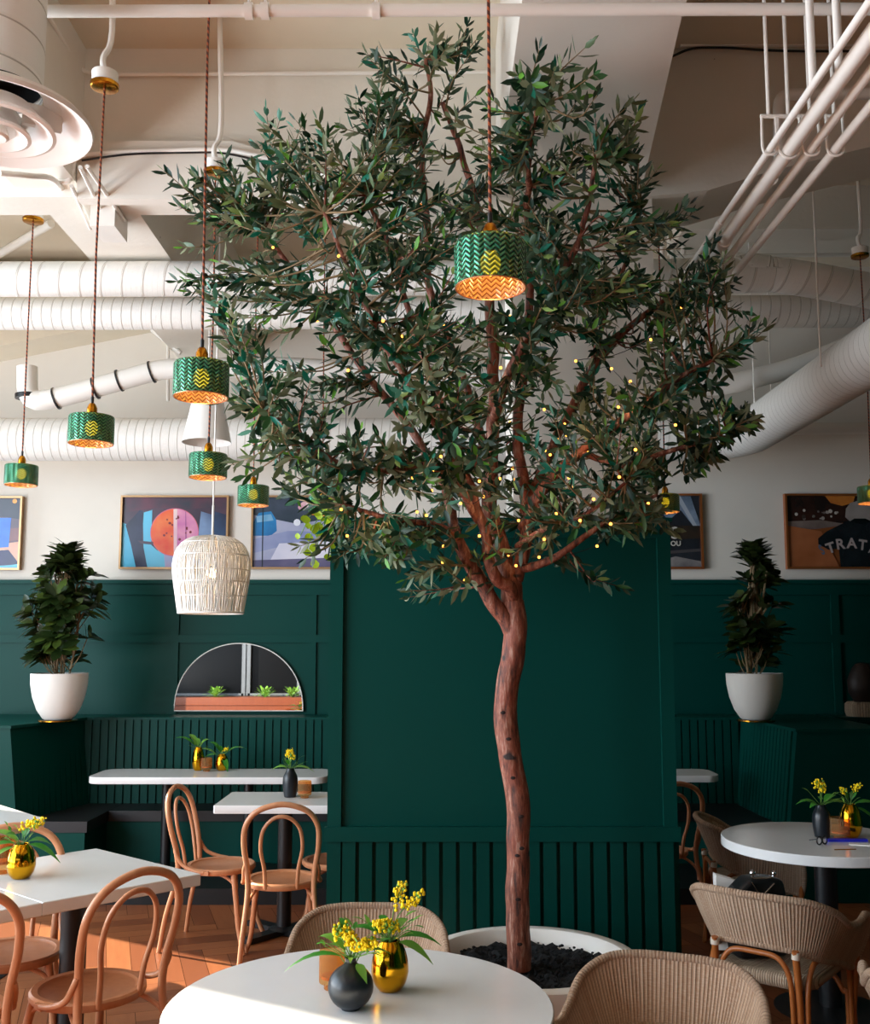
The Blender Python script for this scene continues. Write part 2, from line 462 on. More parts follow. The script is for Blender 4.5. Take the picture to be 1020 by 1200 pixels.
for (w0, w1, z0, z1) in fw:
    fr = MB(); e = .04; y0, y1 = YF - .1, YF + .01
    for (a, b_, c, d) in ((w0 - .05, w0 + e, z0, z1), (w1 - e, w1 + .05, z0, z1), (w0, w1, z0, z0 + e), (w0, w1, z1 - e, z1), (w0, w1, 2.02, 2.06)):
        fr.bx(a, b_, y0, y1, c, d, M['mull'])
    fr.bx(w0 + e, w1 - e, YF - .08, YF - .07, z0, z1, M['darkglass'])
    struct('window_%d' % nwin, fr, smooth=False); nwin += 1

# wainscot on the back wall
wn = MB(); WF = YB - .03
wn.bx(XL, XR, WF, YB, 0, zg, M['green'])
wn.bx(XL, XR, WF - .045, YB, zg - .03, zg, M['green'])
def rail(z0, z1, x0=XL, x1=XR): wn.bx(x0, x1, WF - .02, WF, z0, z1, M['green'])
rail(zg - .12, zg - .03); rail(ZZ(753, WF), ZZ(744, WF)); rail(ZZ(846, WF), ZZ(837, WF))
for px in (-150, 30 - 170, 205, 366, 560, 650, 730, 980, 1130):
    x = P(px, 760, WF).x; wn.bx(x - .032, x + .032, WF - .0185, WF, ZZ(840, WF), zg - .05, M['green'])
struct('trim_wainscot', wn, smooth=False)

# cladding partition behind the tree
cx0, cx1 = P(386, 800, YW).x, P(789, 800, YW).x
zt = ZZ(612, YW); cd = .55
cl = MB()
cl.bx(cx0, cx1, YW, YW + cd, 0, zt, M['green'])
f_ = YW - .022
z985, z968 = ZZ(985, YW), ZZ(968, YW)
cl.bx(cx0, cx0 + .066, f_, YW, 0, zt - .08, M['green']); cl.bx(cx1 - .066, cx1, f_, YW, z968, zt - .08, M['green'])
cl.bx(cx0 - .012, cx1 + .012, f_ - .012, YW, z985, z968, M['green'])
cl.bx(cx0, cx1, f_, YW, zt - .08, zt, M['green'])
cl.bx(cx0 - .01, cx1 + .01, f_ - .01, YW + cd + .01, zt, zt + .02, M['green'])
x = cx0 + .075
while x < cx1 - .03:
    cl.bx(x, min(x + .062, cx1), f_, YW, .0, z985, M['green']); x += .0805
cl.bx(cx1, cx1 + .02, YW + .05, YW + cd - .05, .1, z985, M['green'])
struct('wall_partition', cl, smooth=False)

# concrete beams and core column
zb = ZZ(231, YW)                            # beam underside
bm = MB()
zl = ZZ(233, YW - .07)
xr_b = P(766, 300, YW).x
bm.bx(XL, P(745, 232, YW).x, YW, YW + .22, zb, ZC, M['concrete'])
q = [P(745, 232, YW), P(830, 223, YW), P(905, 200, YW), P(1020, 172, YW), P(1300, 110, YW), Vector((P(1300, 110, YW).x, YW, ZC)), Vector((P(745, 232, YW).x, YW, ZC))]
bm.prism(q, (0, .45, 0), M['concrete'])
struct('trim_cross_beam', bm, smooth=False)
# lower fascia with sloping top on the left
fa = MB()
fp = [P(90, 165, YW - .07), P(272, 165, YW - .07), P(400, 200, YW - .07), P(560, 240, YW - .07), P(560, 300, YW - .07), P(330, 233, YW - .07), P(90, 233, YW - .07)]
fa.prism(fp, (0, .075, 0), M['beige'])
struct('trim_beam_fascia', fa, smooth=False)
lb = MB()
xa, xb_ = P(40, 225, YW).x, P(150, 235, YW).x
lb.bx(xa, xb_, YW + .22, YB, zb, ZC, M['concrete'])
lb.bx(xa - .1, P(97, 150, YW).x, YF, YW, zb + .05, ZC, M['concrete'])
struct('trim_left_beam', lb, smooth=False)
cb = MB()
xq0, xq1 = P(582, 226, YW).x, P(752, 222, YW).x
zc_ = ZZ(223, YW)
pl = [(xq0, YW, zc_), (xq1, YW, zc_), (P(797, 8, 3.55).x, 3.5, zc_), (.9, YF, zc_), (xq0, YF, zc_)]
cb.prism(pl, (0, 0, ZC - zc_), M['beige'])
struct('trim_central_beam', cb, smooth=False)
struct('wall_column', MB().bx(P(600, 400, YW + .03).x, P(766, 300, YW + .03).x, YW + .03, YW + .5, zt, zc_ - .005, M['beige']), smooth=False)
rb = MB()
rb.bx(P(1180, 200, YW).x, P(1400, 200, YW).x, YF, YW, zb + .35, ZC, M['concrete'])
rb.bx(1.7, 4.6, 6.6, 7.1, ZZ(268, 6.6), ZC, M['concrete'])
struct('trim_right_beam', rb, smooth=False)
# sloping soffit at the left back
so = MB(); so.prism([P(-260, 500, YB), P(-40, 432, YB), P(185, 388, YB), P(185, 330, YB), P(-260, 330, YB)], (0, -.35, 0), M['ceil'])
struct('trim_sloping_soffit', so, smooth=False)

# ------------------------------------------------------------ ducts and pipes
def single(name, mb, label, c, group=None, **k):
    return tag(mb.build(name, **k), label, c, group)
def px2(pts): return [P(*p) for p in pts]
d = MB(); y1 = 5.85; r1 = 21 / F * y1
pts = rounded([Vector((XL, y1, ZZ(329, y1))), P(790, 326, y1), P(880, 318, y1), P(1020, 342, y1), P(1300, 395, y1)], .25)
pts = [Vector((XL, y1, ZZ(329, y1)))] + [P(790, 324, y1)] + [P(870, 318, y1), P(900, 321, y1), P(1020, 341, y1), Vector((XR, y1, ZZ(425, y1)))]
d.tube(cat(pts, 5), r1, M['duct'], 28, uvlen=1.0)
single('air_duct', d, 'upper white spiral air duct running across below the beams, bending down at right', 'air duct')
d = MB(); y2 = 6.2; d.tube([Vector((XL, y2, ZZ(369, y2))), Vector((XR, y2, ZZ(364, y2)))], 19.5 / F * y2, M['ductclose'], 28)
single('air_duct', d, 'second spiral air duct just beneath the upper one, with close seams', 'air duct')
y3 = 7.45; z3 = ZZ(515, y3); x3 = P(868, 515, y3).x; r3 = 25.5 / F * y3
d = MB(); d.tube(rounded([Vector((XL, y3, z3)), Vector((x3, y3, z3)), Vector((x3 + .05, 1.6, z3))], .42, 8), r3, M['ductclose'], 32)
single('air_duct', d, 'large lowest spiral air duct along the back wall turning towards the room at right', 'air duct')
for k, (px, yy, top, bot) in enumerate(((822 + 60, y3 - .6, 250, 480), (961, y3 - 2, 250, 440), (902, y3, 300, 500))):
    x = P(px, 400, yy).x
    m_ = MB(); m_.tube([(x, yy, z3 if k != 2 else z3), (x, yy, ZC)], .006, M['whitepipe'], 6)
    single('duct_hanger', m_, 'thin white hanger rod holding the large lowest air duct', 'hanger rod', 'hanger rods of the large air duct')

# PVC pipe with ring clamps
yv = 6.95; vp = rounded([P(32, 430, yv), P(32, 472, yv), P(70, 466, yv), P(190, 432, yv), P(330, 430, yv), P(700, 452, yv), P(850, 452, yv), P(935, 430, yv), P(1010, 400, yv)], .12, 4)
pr = thing('drain_pipe', 'white plastic pipe with black clamp rings between the ducts', 'pipe', vp[0])
def part(mb, name, root, **k):
    M_ = Matrix.Translation(-Vector(root.location))
    return mb.build(name, root, M=M_, **k)
m_ = MB(); m_.tube(vp, 12 / F * yv, M['whitepipe'], 18); part(m_, 'pipe', pr)
for px, py in ((66, 467), (112, 455), (140, 446), (178, 436)):
    c = P(px, py, yv); m_ = MB(); a = P(px - 10, py + 3, yv); tn = (c - a).normalized()
    m_.tube([c - tn * .006, c + tn * .006], 13.5 / F * yv, M['black'], 18); part(m_, 'clamp', pr)
m_ = MB(); m_.tube([P(32, 462, yv), P(32, 467, yv)], 14 / F * yv, M['black'], 18); part(m_, 'clamp', pr)

# four parallel pipes on the right, hung on rods
zp = 3.42
for k, (ratio, r, rad, nm) in enumerate(((.678, 0, .013, 'first and thinnest of the four sloping ceiling pipes, from the left'), (.718, 0, .027, 'thickest of the four sloping ceiling pipes, second from the left'),
                         (.762, 0, .016, 'third of the four sloping ceiling pipes, from the left'), (.811, 0, .017, 'rightmost of the four sloping ceiling pipes'))):
    x = ratio * (zp - H) ; x = P(CX + ratio * (HZ - 175), 175, 3.0).x / 3.0
    t_ = P(CX + ratio * (HZ - 175), 175, 3.0); s_ = (zp - H) / (t_.z - H); x = t_.x * s_; yh = t_.y * s_
    th_ = thing('ceiling_pipe', 'white ' + nm, 'pipe', (x, yh, zp), 0, 'parallel pipes under the ceiling')
    m_ = MB(); m_.tube([(x, 1.2, zp), (x, 7.7, zp)], rad, M['whitepipe'], 14); part(m_, 'pipe', th_)
    m_ = MB(); m_.tube([(x, 4.05 + .2 * k, zp), (x, 4.1 + .2 * k, zp)], rad * 1.25, M['whitepipe'], 14); part(m_, 'coupling', th_)
    m_ = MB(); m_.tube([(x, yh, zp + .13), (x, yh, ZC)], .007, M['whitepipe'], 8)
    part(m_, 'hanger_rod', th_)
    m_ = MB(); w_ = rad + .012
    m_.tube(cat([(x - w_, yh, zp + .12), (x - w_, yh, zp), (x, yh, zp - rad - .006), (x + w_, yh, zp), (x + w_, yh, zp + .12)], 5), .005, M['whitepipe'], 6)
    m_.tube([(x - w_ - .004, yh, zp + .125), (x + w_ + .004, yh, zp + .125)], .008, M['whitepipe'], 6)
    part(m_, 'hanger_loop', th_)
for (px, py, ratio, lb_) in ((953, 100, .678, 'left one of two thick white drop rods at upper right'), (984, 86, .718, 'right one of two thick white drop rods at upper right')):
    t_ = P(px, py, 3.0); s_ = (zp - H) / (t_.z - H); c = t_ * 1; x = t_.x * s_; yy = 3.0 * s_
    m_ = MB(); m_.tube([(x, yy, zp), (x, yy, ZC)], .013, M['whitepipe'], 10); single('drop_rod', m_, lb_, 'pipe')
yl = 4.6
m_ = MB(); m_.tube(rounded([P(1120, 108, yl), P(913, 111, yl), P(914, 196, yl), P(905, 210, yl - .2)], .06), .028, M['whitepipe'], 14)
single('elbow_pipe', m_, 'white L-shaped pipe with an elbow in front of the right beam', 'pipe')
# long pipe across the top
yt = 3.2; m_ = MB(); r = 7.5 / F * yt
pr = thing('sprinkler_pipe', 'long white pipe running across the very top below the ceiling', 'pipe', P(52, 15, yt))
m_.tube([P(-200, 14, yt), P(1200, 10, yt)], r, M['whitepipe'], 16); part(m_, 'pipe', pr)
for px in (292, 311, 441):
    c = P(px, 13, yt); m_ = MB(); m_.tube([c - Vector((.014, 0, 0)), c + Vector((.014, 0, 0))], r * 1.35, M['whitepipe'], 16)
    m_.tube([c, Vector((c.x, c.y, ZC))], .006, M['whitepipe'], 6); part(m_, 'hanger', pr)
ye = YW - .03
m_ = MB(); m_.tube(rounded([P(58, 20, ye - .5), P(92, 80, ye), P(110, 87, ye), P(340, 86, ye), P(575, 84, ye)], .05), .011, M['whitepipe'], 8)
single('conduit', m_, 'thin white conduit along the face of the left concrete beam', 'conduit')
m_ = MB(); m_.tube([P(797, 53, ye), P(1130, 51, ye)], .011, M['whitepipe'], 8)
single('conduit', m_, 'thin pale conduit along the top of the right concrete beam', 'conduit')
m_ = MB(); m_.tube(cat([P(788, 66, ye), P(812, 57, ye), P(850, 56, ye), P(900, 59, ye), P(960, 60, ye), P(1130, 60, ye)], 6), .007, M['black'], 6)
single('cable', m_, 'black cable under the conduit on the right concrete beam', 'cable')
ya = YW - .095
m_ = MB(); m_.tube(cat([P(50, 207, ya), P(78, 213, ya), P(84, 200, ya - .02), P(90, 185, ya - .03), P(112, 180, ya), P(180, 177, ya), P(265, 176, ya), P(330, 190, ya), P(420, 215, ya), P(520, 240, ya)], 6), .014, M['whitepipe'], 10)
single('conduit', m_, 'bent white conduit along the ledge of the left beam', 'conduit')
m_ = MB(); m_.tube(cat([P(96, 188, ya), P(150, 181, ya - .01), P(215, 179, ya), P(265, 180, ya), P(330, 195, ya)], 6), .006, M['black'], 6)
single('cable', m_, 'grey flexible cable lying along the bent conduit', 'cable')
m_ = MB(); m_.tube(cat([P(0, 203, YW - .5), P(35, 206, YW - .4), P(62, 210, YW - .2), P(80, 232, YW + .2), P(100, 258, YW + .7), P(118, 285, YW + 1.05)], 6), .014, M['whitepipe'], 10)
single('conduit', m_, 'white conduit leading from the diffuser to the junction box', 'conduit')
# conduit runs along the underside of the left beam with a junction box
for a, b_, lab in (((84, 218), (106, 268), 'left of three thin conduits under the left beam'), ((94, 196), (126, 262), 'middle of three thin conduits under the left beam'), ((102, 195), (146, 258), 'right of three thin conduits under the left beam')):
    pa, pb = G(a[0], a[1], zb - .02), G(b_[0], b_[1], zb - .02)
    pa.y = max(pa.y, 3.9)
    m_ = MB(); m_.tube([pa, pb], .011, M['whitepipe'], 8); single('conduit', m_, lab, 'conduit')
jb = G(128, 262, zb - .06); m_ = MB(); m_.box(jb, (.13, .22, .12), M['whitepipe'])
single('junction_box', m_, 'square white junction box under the left ceiling beam', 'junction box', smooth=False)
m_ = MB(); m_.tube([P(-10, 303, YB - .6), P(60, 262, YB - 1.2)], .03, M['whitepipe'], 10)
single('conduit', m_, 'short sloping white pipe at the far left above the upper duct', 'pipe')
m_ = MB(); m_.tube([P(178, 386, YB - .4), P(212, 414, YB - .4)], .018, M['whitepipe'], 8); m_.tube([P(197, 400, YB - .4), P(197, 470, YB - .4)], .014, M['whitepipe'], 8)
single('bracket', m_, 'white strut bracket behind the plastic pipe', 'bracket')
m_ = MB(); m_.tube([P(790, 300, 6.5), P(1100, 298, 6.5)], .014, M['whitepipe'], 8); single('conduit', m_, 'white rail above the upper duct on the right side', 'conduit')
for px in (778, 790, 803): 
    m_ = MB(); m_.tube([P(px, 440, 6.9), P(px - 2, 285, 6.9)], .02, M['whitepipe'], 8); single('riser_pipe', m_, 'short upright white pipe behind the tree crown at right', 'pipe', 'upright pipes behind the crown')
m_ = MB(); m_.tube([P(740, 505, YB - .12), P(1150, 500, YB - .12)], .05, M['beige'], 12); single('wall_pipe', m_, 'beige painted pipe along the back wall at right, below the big duct', 'pipe')

# ceiling diffuser
dc = P(-6, 142, 3.0); dR = 113 / F * 3.0 * 1.03
df = thing('ceiling_diffuser', 'round white stepped air diffuser on its duct at the upper left', 'air diffuser', dc)
def lp(prof, m, name, **k):
    b = MB(); b.lathe(prof, m, (0, 0, 0), 56); return b.build(name, df, **k)
lp([(.138, .10), (.138, 2.0)], M['duct'], 'neck_duct')
lp([(.14, .085), (dR * .72, .055), (dR * .93, .02), (dR, -.002), (dR * .985, -.014), (dR * .93, -.008), (dR * .80, .02), (dR * .66, .06)], M['white'], 'outer_ring')
lp([(dR * .60, -.018), (dR * .62, -.03), (dR * .58, -.034), (dR * .44, -.01), (dR * .36, .045), (dR * .38, .05), (dR * .5, .006), (dR * .60, -.018)], M['white'], 'middle_ring')
lp([(dR * .36, -.038), (dR * .37, -.048), (dR * .33, -.052), (dR * .22, -.03), (dR * .17, .03), (dR * .19, .035), (dR * .26, -.02), (dR * .36, -.038)], M['white'], 'inner_ring')
lp([(.001, -.05), (dR * .12, -.056), (dR * .15, -.05), (dR * .12, -.02), (.001, .0)], M['white'], 'centre_cone')
b = MB(); b.lathe([(.13, .12), (.135, .3)], M['black'], (0, 0, 0), 32); b.lathe([(.001, .19), (.13, .19)], M['black'], (0, 0, 0), 32); b.build('throat', df)
b = MB(); b.box((.12, .07, .05), (.12, .02, .07), M['whitepipe'], Matrix.Rotation(.5, 3, 'Z')); b.box((.03, .0, .04), (.02, .3, .05), M['whitepipe']); b.build('damper_bracket', df, smooth=False)
# ------------------------------------------------------------ banquettes
LEDGE = ZZ(842, 7.6); PLAT = .10
def slats(mb, a, b, z0, z1, lean, out, pitch=.062, w_=.05, th=.016):
    """vertical slats on the line a->b (2D), leaning back by lean at the top; out = outward normal"""
    a = Vector(a); b = Vector(b); L = (b - a).length; u = (b - a) / L; n = int(L / pitch)
    for i in range(n):
        p = a + u * (i * pitch + (pitch - w_) / 2); q = p + u * w_
        o = Vector(out)
        lo = [(p.x, p.y, z0), (q.x, q.y, z0), (q.x + o.x * th, q.y + o.y * th, z0), (p.x + o.x * th, p.y + o.y * th, z0)]
        hi = [(x - o.x * lean, y - o.y * lean, z1) for x, y, _ in lo]
        mb.add(lo + hi, [(0, 3, 2, 1), (4, 5, 6, 7), (0, 1, 5, 4), (1, 2, 6, 5), (2, 3, 7, 6), (3, 0, 4, 7)], M['green'])
def slab(mb, poly, z0, z1, m, dx=(0, 0)):
    n = len(poly)
    vs = [(x, y, z0) for x, y in poly] + [(x + dx[0], y + dx[1], z1) for x, y in poly]
    mb.add(vs, [tuple(range(n))[::-1], tuple(range(n, 2 * n))] + [(i, (i + 1) % n, n + (i + 1) % n, n + i) for i in range(n)], m)
SEAT = .47
def banquette(label, xa, xback, xcorner, xedge, x_other, ye, sgn, loc):
    """xa,ye: free end of the arm's inner backrest; sgn=+1 arm on the left facing right"""
    root = thing('banquette_bench', label, 'booth bench', loc)
    YBK = 7.74
    def pt(mb, name, **k): return part(mb, name, root, smooth=False, **k)
    out = xa - sgn * .62
    b_ = MB(); b_.bx(min(xa, x_other) if sgn > 0 else x_other, x_other if sgn > 0 else xa, YBK, WF - .02, 0, LEDGE - .02, M['green'])
    slats(b_, (min(xcorner, x_other), YBK), (max(xcorner, x_other), YBK), SEAT, LEDGE - .02, -.0, (0, -1))
    pt(b_, 'backrest')
    # arm: backrest body with reclined inner face
    arm = MB()
    lo = [(out, ye), (xa + sgn * .07, ye), (xcorner + sgn * .05, YBK + .02), (out, YBK + .02)]
    hi = [(out, ye), (xa, ye), (xcorner, YBK + .02), (out, YBK + .02)]
    n = 4; vs = [(x, y, 0) for x, y in lo] + [(x, y, SEAT) for x, y in lo] + [(x, y, LEDGE - .02) for x, y in hi]
    arm.add(vs, [(0, 3, 2, 1), (8, 9, 10, 11)] + [(i, (i + 1) % 4, 4 + (i + 1) % 4, 4 + i) for i in range(4)] + [(4 + i, 4 + (i + 1) % 4, 8 + (i + 1) % 4, 8 + i) for i in range(4)], M['green'])
    u = Vector((xcorner - xa, YBK - ye)); nrm = Vector((u.y, -u.x)).normalized() * sgn
    slats(arm, (xa + sgn * .07, ye + .05), (xcorner + sgn * .05, YBK), SEAT, LEDGE - .02, .07, nrm)
    pt(arm, 'arm_backrest')
    # seat base and cushions
    sb = MB(); xe = xedge
    slab(sb, [(xa, ye), (xe, ye), (xe, 7.40), (x_other, 7.40), (x_other, YBK), (xa, YBK)] if sgn > 0 else [(xa, ye), (xa, YBK), (x_other, YBK), (x_other, 7.40), (xe, 7.40), (xe, ye)], 0.0, SEAT - .075, M['green'])
    pt(sb, 'seat_base')
    cu = MB()
    cu.bx(min(xa + sgn * .07, xe + sgn * .015), max(xa + sgn * .07, xe + sgn * .015), ye - .006, YBK - .02, SEAT - .073, SEAT, M['leather'])
    cu.bx(min(xe + sgn * .02, x_other), max(xe + sgn * .02, x_other), 7.38, YBK - .02, SEAT - .073, SEAT, M['leather'])
    o = pt(cu, 'seat_cushion'); o['label'] = 'black leather seat cushion'
    # ledge
    le = MB(); z0, z1 = LEDGE - .02, LEDGE
    slab(le, [(out, ye - .015), (xa + sgn * .012, ye - .015), (xcorner + sgn * .02, YBK - .02), (x_other, YBK - .02), (x_other, WF - .02), (out, WF - .02)], z0, z1, M['green'])
    pt(le, 'ledge')
    # low black step, added to darken the floor strip before the bench
    st_ = MB(); st_.bx(min(xe, x_other), max(xe, x_other), 6.66, 7.40, 0, PLAT, M['black']); pt(st_, 'added_dark_step')
    return root
xe1 = P(12, 852, 6.95).x; xc1 = P(100, 842, 7.74).x
banquette('dark green slatted corner booth bench left of the partition, with black seat', xe1, 0, xc1, P(100, 958, 6.95).x, cx0 + .3, 6.95, 1, (-1.6, 7.4, 0))
xe2 = P(934, 852, 6.7).x; xc2 = P(868, 842, 7.74).x
banquette('dark green slatted corner booth bench in the shade right of the partition', xe2, 0, xc2, xe2 - .5, cx1 - .3, 6.7, -1, (1.6, 7.4, 0))
b = MB(); b.bx(xe2 + .64, XR - .1, 7.74, WF - .02, 0, LEDGE, M['green']); slats(b, (xe2 + .65, 7.74), (XR - .1, 7.74), SEAT, LEDGE - .03, 0, (0, -1))
b.bx(xe2 + .64, XR - .1, 7.3, 7.74, 0, SEAT, M['leather'])
single('banquette_bench', b, 'shadowed slatted bench along the back wall at the far right edge', 'booth bench', smooth=False)

# ------------------------------------------------------------ tables
def roundpoly(c, hx, hy, rz, r, n=5):
    out = []
    for sx, sy, a0 in ((1, 1, 0), (-1, 1, PI / 2), (-1, -1, PI), (1, -1, 1.5 * PI)):
        for i in range(n + 1):
            a = a0 + PI / 2 * i / n
            p = Vector((sx * (hx - r) + r * math.cos(a), sy * (hy - r) + r * math.sin(a)))
            out.append((p.x * math.cos(rz) - p.y * math.sin(rz) + c[0], p.x * math.sin(rz) + p.y * math.cos(rz) + c[1]))
    return out
def top_mb(poly, z1, th=.04, e=.003):
    mb = MB(); c = Vector((sum(p[0] for p in poly) / len(poly), sum(p[1] for p in poly) / len(poly)))
    def ring(z, s_): return [(c.x + (p[0] - c.x) * s_, c.y + (p[1] - c.y) * s_, z) for p in poly]
    n = len(poly); R = max((Vector(p) - c).length for p in poly); k = 1 - e / R
    rings = ring(z1 - th, k) + ring(z1 - th + e, 1) + ring(z1 - e, 1) + ring(z1, k)
    fs = [tuple(range(n))[::-1], tuple(range(3 * n, 4 * n))]
    for q in range(3): fs += [(q * n + i, q * n + (i + 1) % n, (q + 1) * n + (i + 1) % n, (q + 1) * n + i) for i in range(n)]
    mb.add(rings, fs, M['quartz']); return mb
def table(label, poly, z1, posts, th=.04, rp=.038, z0=0, group=None, base='disc', name='cafe_table'):
    cx = sum(p[0] for p in poly) / len(poly); cy = sum(p[1] for p in poly) / len(poly)
    root = thing(name, label, 'table', (cx, cy, z0), 0, group)
    part(top_mb(poly, z1, th), 'tabletop', root, ang=30)
    for (x, y) in posts:
        b = MB(); b.tube([(x, y, z0 + .02), (x, y, z1 - th)], rp, M['black'], 20); b.box((x, y, z1 - th - .006), (.24, .24, .01), M['black']); part(b, 'post', root)
        b = MB()
        if base == 'disc': b.lathe([(.001, .02), (.05, .02), (.22, .012), (.25, .004), (.25, 0)], M['black'], (x, y, z0), 32)
        else:
            for a in (PI / 4, 3 * PI / 4):
                b.box((x, y, z0 + .018), (.56, .07, .03), M['black'], Matrix.Rotation(a + .1, 3, 'Z'))
            b.lathe([(.001, .05), (.06, .045), (.09, .03)], M['black'], (x, y, z0), 20)
        part(b, 'base', root)
    return root
TZ = .76
def circ(c, r, n=72): return [(c[0] + r * math.cos(2 * PI * i / n), c[1] + r * math.sin(2 * PI * i / n)) for i in range(n)]
# front round table
pb = G(417, 1109, TZ); pl_ = G(187, 1187, TZ)
R1 = .46; c1 = (pb.x + 0.005, pb.y - R1)
for _ in range(30):
    # tangent condition to the left edge
    import itertools
    best = None
    tl = min(((Vector(p).x) / 1 for p in circ(c1, R1)), default=0)
    # projected leftmost px
    def pxof(p):
        v = Vector((p[0], p[1], TZ - H)); dx = v.x; dy = v.y * ct + v.z * st
        return CX + F * dx / dy
    lm = min(pxof(p) for p in circ(c1, R1, 120)); rm = max(pxof(p) for p in circ(c1, R1, 120))
    wpx = rm - lm; R1 *= (1 + (463 - wpx) / 463 * .7); mid = (rm + lm) / 2
    c1 = (c1[0] + (418.5 - mid) / F * pb.y * .8, pb.y - R1)
T1 = table('large white round table in the front centre, partly sunlit at its left edge', circ(c1, R1), TZ, [c1], .04, .045)
# left pair
def quad_table(A, B_, C_, z, D=None):
    a, b_, c_ = (G(*q, z) for q in (A, B_, C_)); d_ = a + c_ - b_ if D is None else G(*D, z)
    return [(p.x, p.y) for p in (a, b_, c_, d_)][::-1]
# A: back corner, right corner, front corner (seam), left corner by parallelogram
pa, pr_, pf = G(113, 994, TZ), G(236, 1024, TZ), G(50, 1058, TZ)
pl2 = pa + pf - pr_
polyA = [(p.x, p.y) for p in (pa, pl2, pf, pr_)]
cA = ((pa.x + pf.x) / 2, (pa.y + pf.y) / 2)
cp = G(84, 1075, 0)   # post line
def shr(poly, k=.995):
    c = Vector((sum(p[0] for p in poly) / 4, sum(p[1] for p in poly) / 4)); return [tuple(c + (Vector(p) - c) * k) for p in poly]
table('white square table at left holding a gold vase, its corner pointing at the partition', shr(polyA), TZ, [(cA[0] + .02, cA[1] - .02)], .045, .05)
off = (pf - pr_)
polyB = [(p[0] + off.x * 1.0, p[1] + off.y * 1.0) for p in polyA]
cB = (cA[0] + off.x, cA[1] + off.y)
table('second white square table pushed against the first at the left edge of the picture', shr(polyB), TZ, [cB], .045, .05)
# T3 far left
q1 = G(52, 959, TZ); 
polyC = [(q1.x, q1.y)]
e1 = (G(0, 943, TZ) - q1); e2 = (G(0, 971, TZ) - q1)
e1 = e1.normalized() * .75; e2 = e2.normalized() * .75
polyC = [(q1.x, q1.y), (q1.x + e1.x, q1.y + e1.y), (q1.x + e1.x + e2.x, q1.y + e1.y + e2.y), (q1.x + e2.x, q1.y + e2.y)]
ar = sum(polyC[i][0] * polyC[(i + 1) % 4][1] - polyC[(i + 1) % 4][0] * polyC[i][1] for i in range(4))
if ar < 0: polyC = polyC[::-1]
cC = (sum(p[0] for p in polyC) / 4, sum(p[1] for p in polyC) / 4)
table('white table at the far left edge in front of the booth end', polyC, TZ, [cC], .045, .045)
# T4 small
a4 = G(250, 944, TZ); b4 = G(278, 928, TZ); 
polyD = roundpoly(((a4.x + cx0 + .12) / 2, (a4.y + b4.y) / 2), (cx0 + .12 - a4.x) / 2, (b4.y - a4.y) / 2, 0, .008, 1)
c4 = P(334, 1000, (a4.y + b4.y) / 2).x
T4c = (c4, (a4.y + b4.y) / 2)
table('white rectangular table beside the left edge of the partition, with black vase', polyD, TZ, [T4c], .045, .042, base='cross')
# T5 back
a5 = G(100, 911, TZ); b5 = G(382, 911, TZ); y5 = min(G(150, 896, TZ).y, 7.42)
polyE = roundpoly(((a5.x + b5.x) / 2, (a5.y + y5) / 2), (b5.x - a5.x) / 2, (y5 - a5.y) / 2, 0, .09, 6)
y5c = (a5.y + y5) / 2
table('long white table with rounded corners at the left booth bench', polyE, TZ, [(P(195, 960, y5c).x, y5c), (P(291, 960, y5c).x, y5c)], .045, .035, z0=PLAT)
b6 = G(846, 909, TZ); xm = cx1 - .35
polyF = roundpoly(((xm + b6.x) / 2, (b6.y + y5) / 2), (b6.x - xm) / 2, (y5 - b6.y) / 2, 0, .09, 6)
table('white table at the right booth bench, half hidden by the partition', polyF, TZ, [((xm + b6.x) / 2, y5c)], .045, .035, z0=PLAT)
a7 = G(1003, 901, TZ); polyG = roundpoly((a7.x + .6, a7.y + .3), .6, .3, 0, .08, 6)
table('white table at the far right edge in front of the dark bench', polyG, TZ, [(a7.x + .6, a7.y + .3)], .04, .035)
# T8 round right
pb8 = G(955, 963, TZ); R8 = .5; 
def fit8():
    global R8
    c = (0, 0)
    for _ in range(40):
        c = (cx8, pb8.y - R8); lm = min(pxof(p) for p in circ(c, R8, 120))
        bot = max(py_of(p) for p in circ(c, R8, 60)); R8 *= 1 + (1005 - bot) / 300
    return c
def py_of(p, z=TZ):
    v = Vector((p[0], p[1], z - H)); dy = v.y * ct + v.z * st; dz = -v.y * st + v.z * ct
    return PY - F * dz / dy
cx8 = 1.75
for _ in range(30):
    c8 = fit8(); lm = min(pxof(p) for p in circ(c8, R8, 120)); cx8 += (845 - lm) / F * 4.6 * .7
T8 = table('white round table in the shade at right, holding vases and a blue pen', circ(c8, R8), TZ, [(P(968, 1030, c8[1]).x, c8[1])], .045, .05)
print('T1', c1, R1, 'T8', c8, R8, 'A', polyA, 'a5', a5, y5, 'zc', ZC, zb, zt, zg, LEDGE)

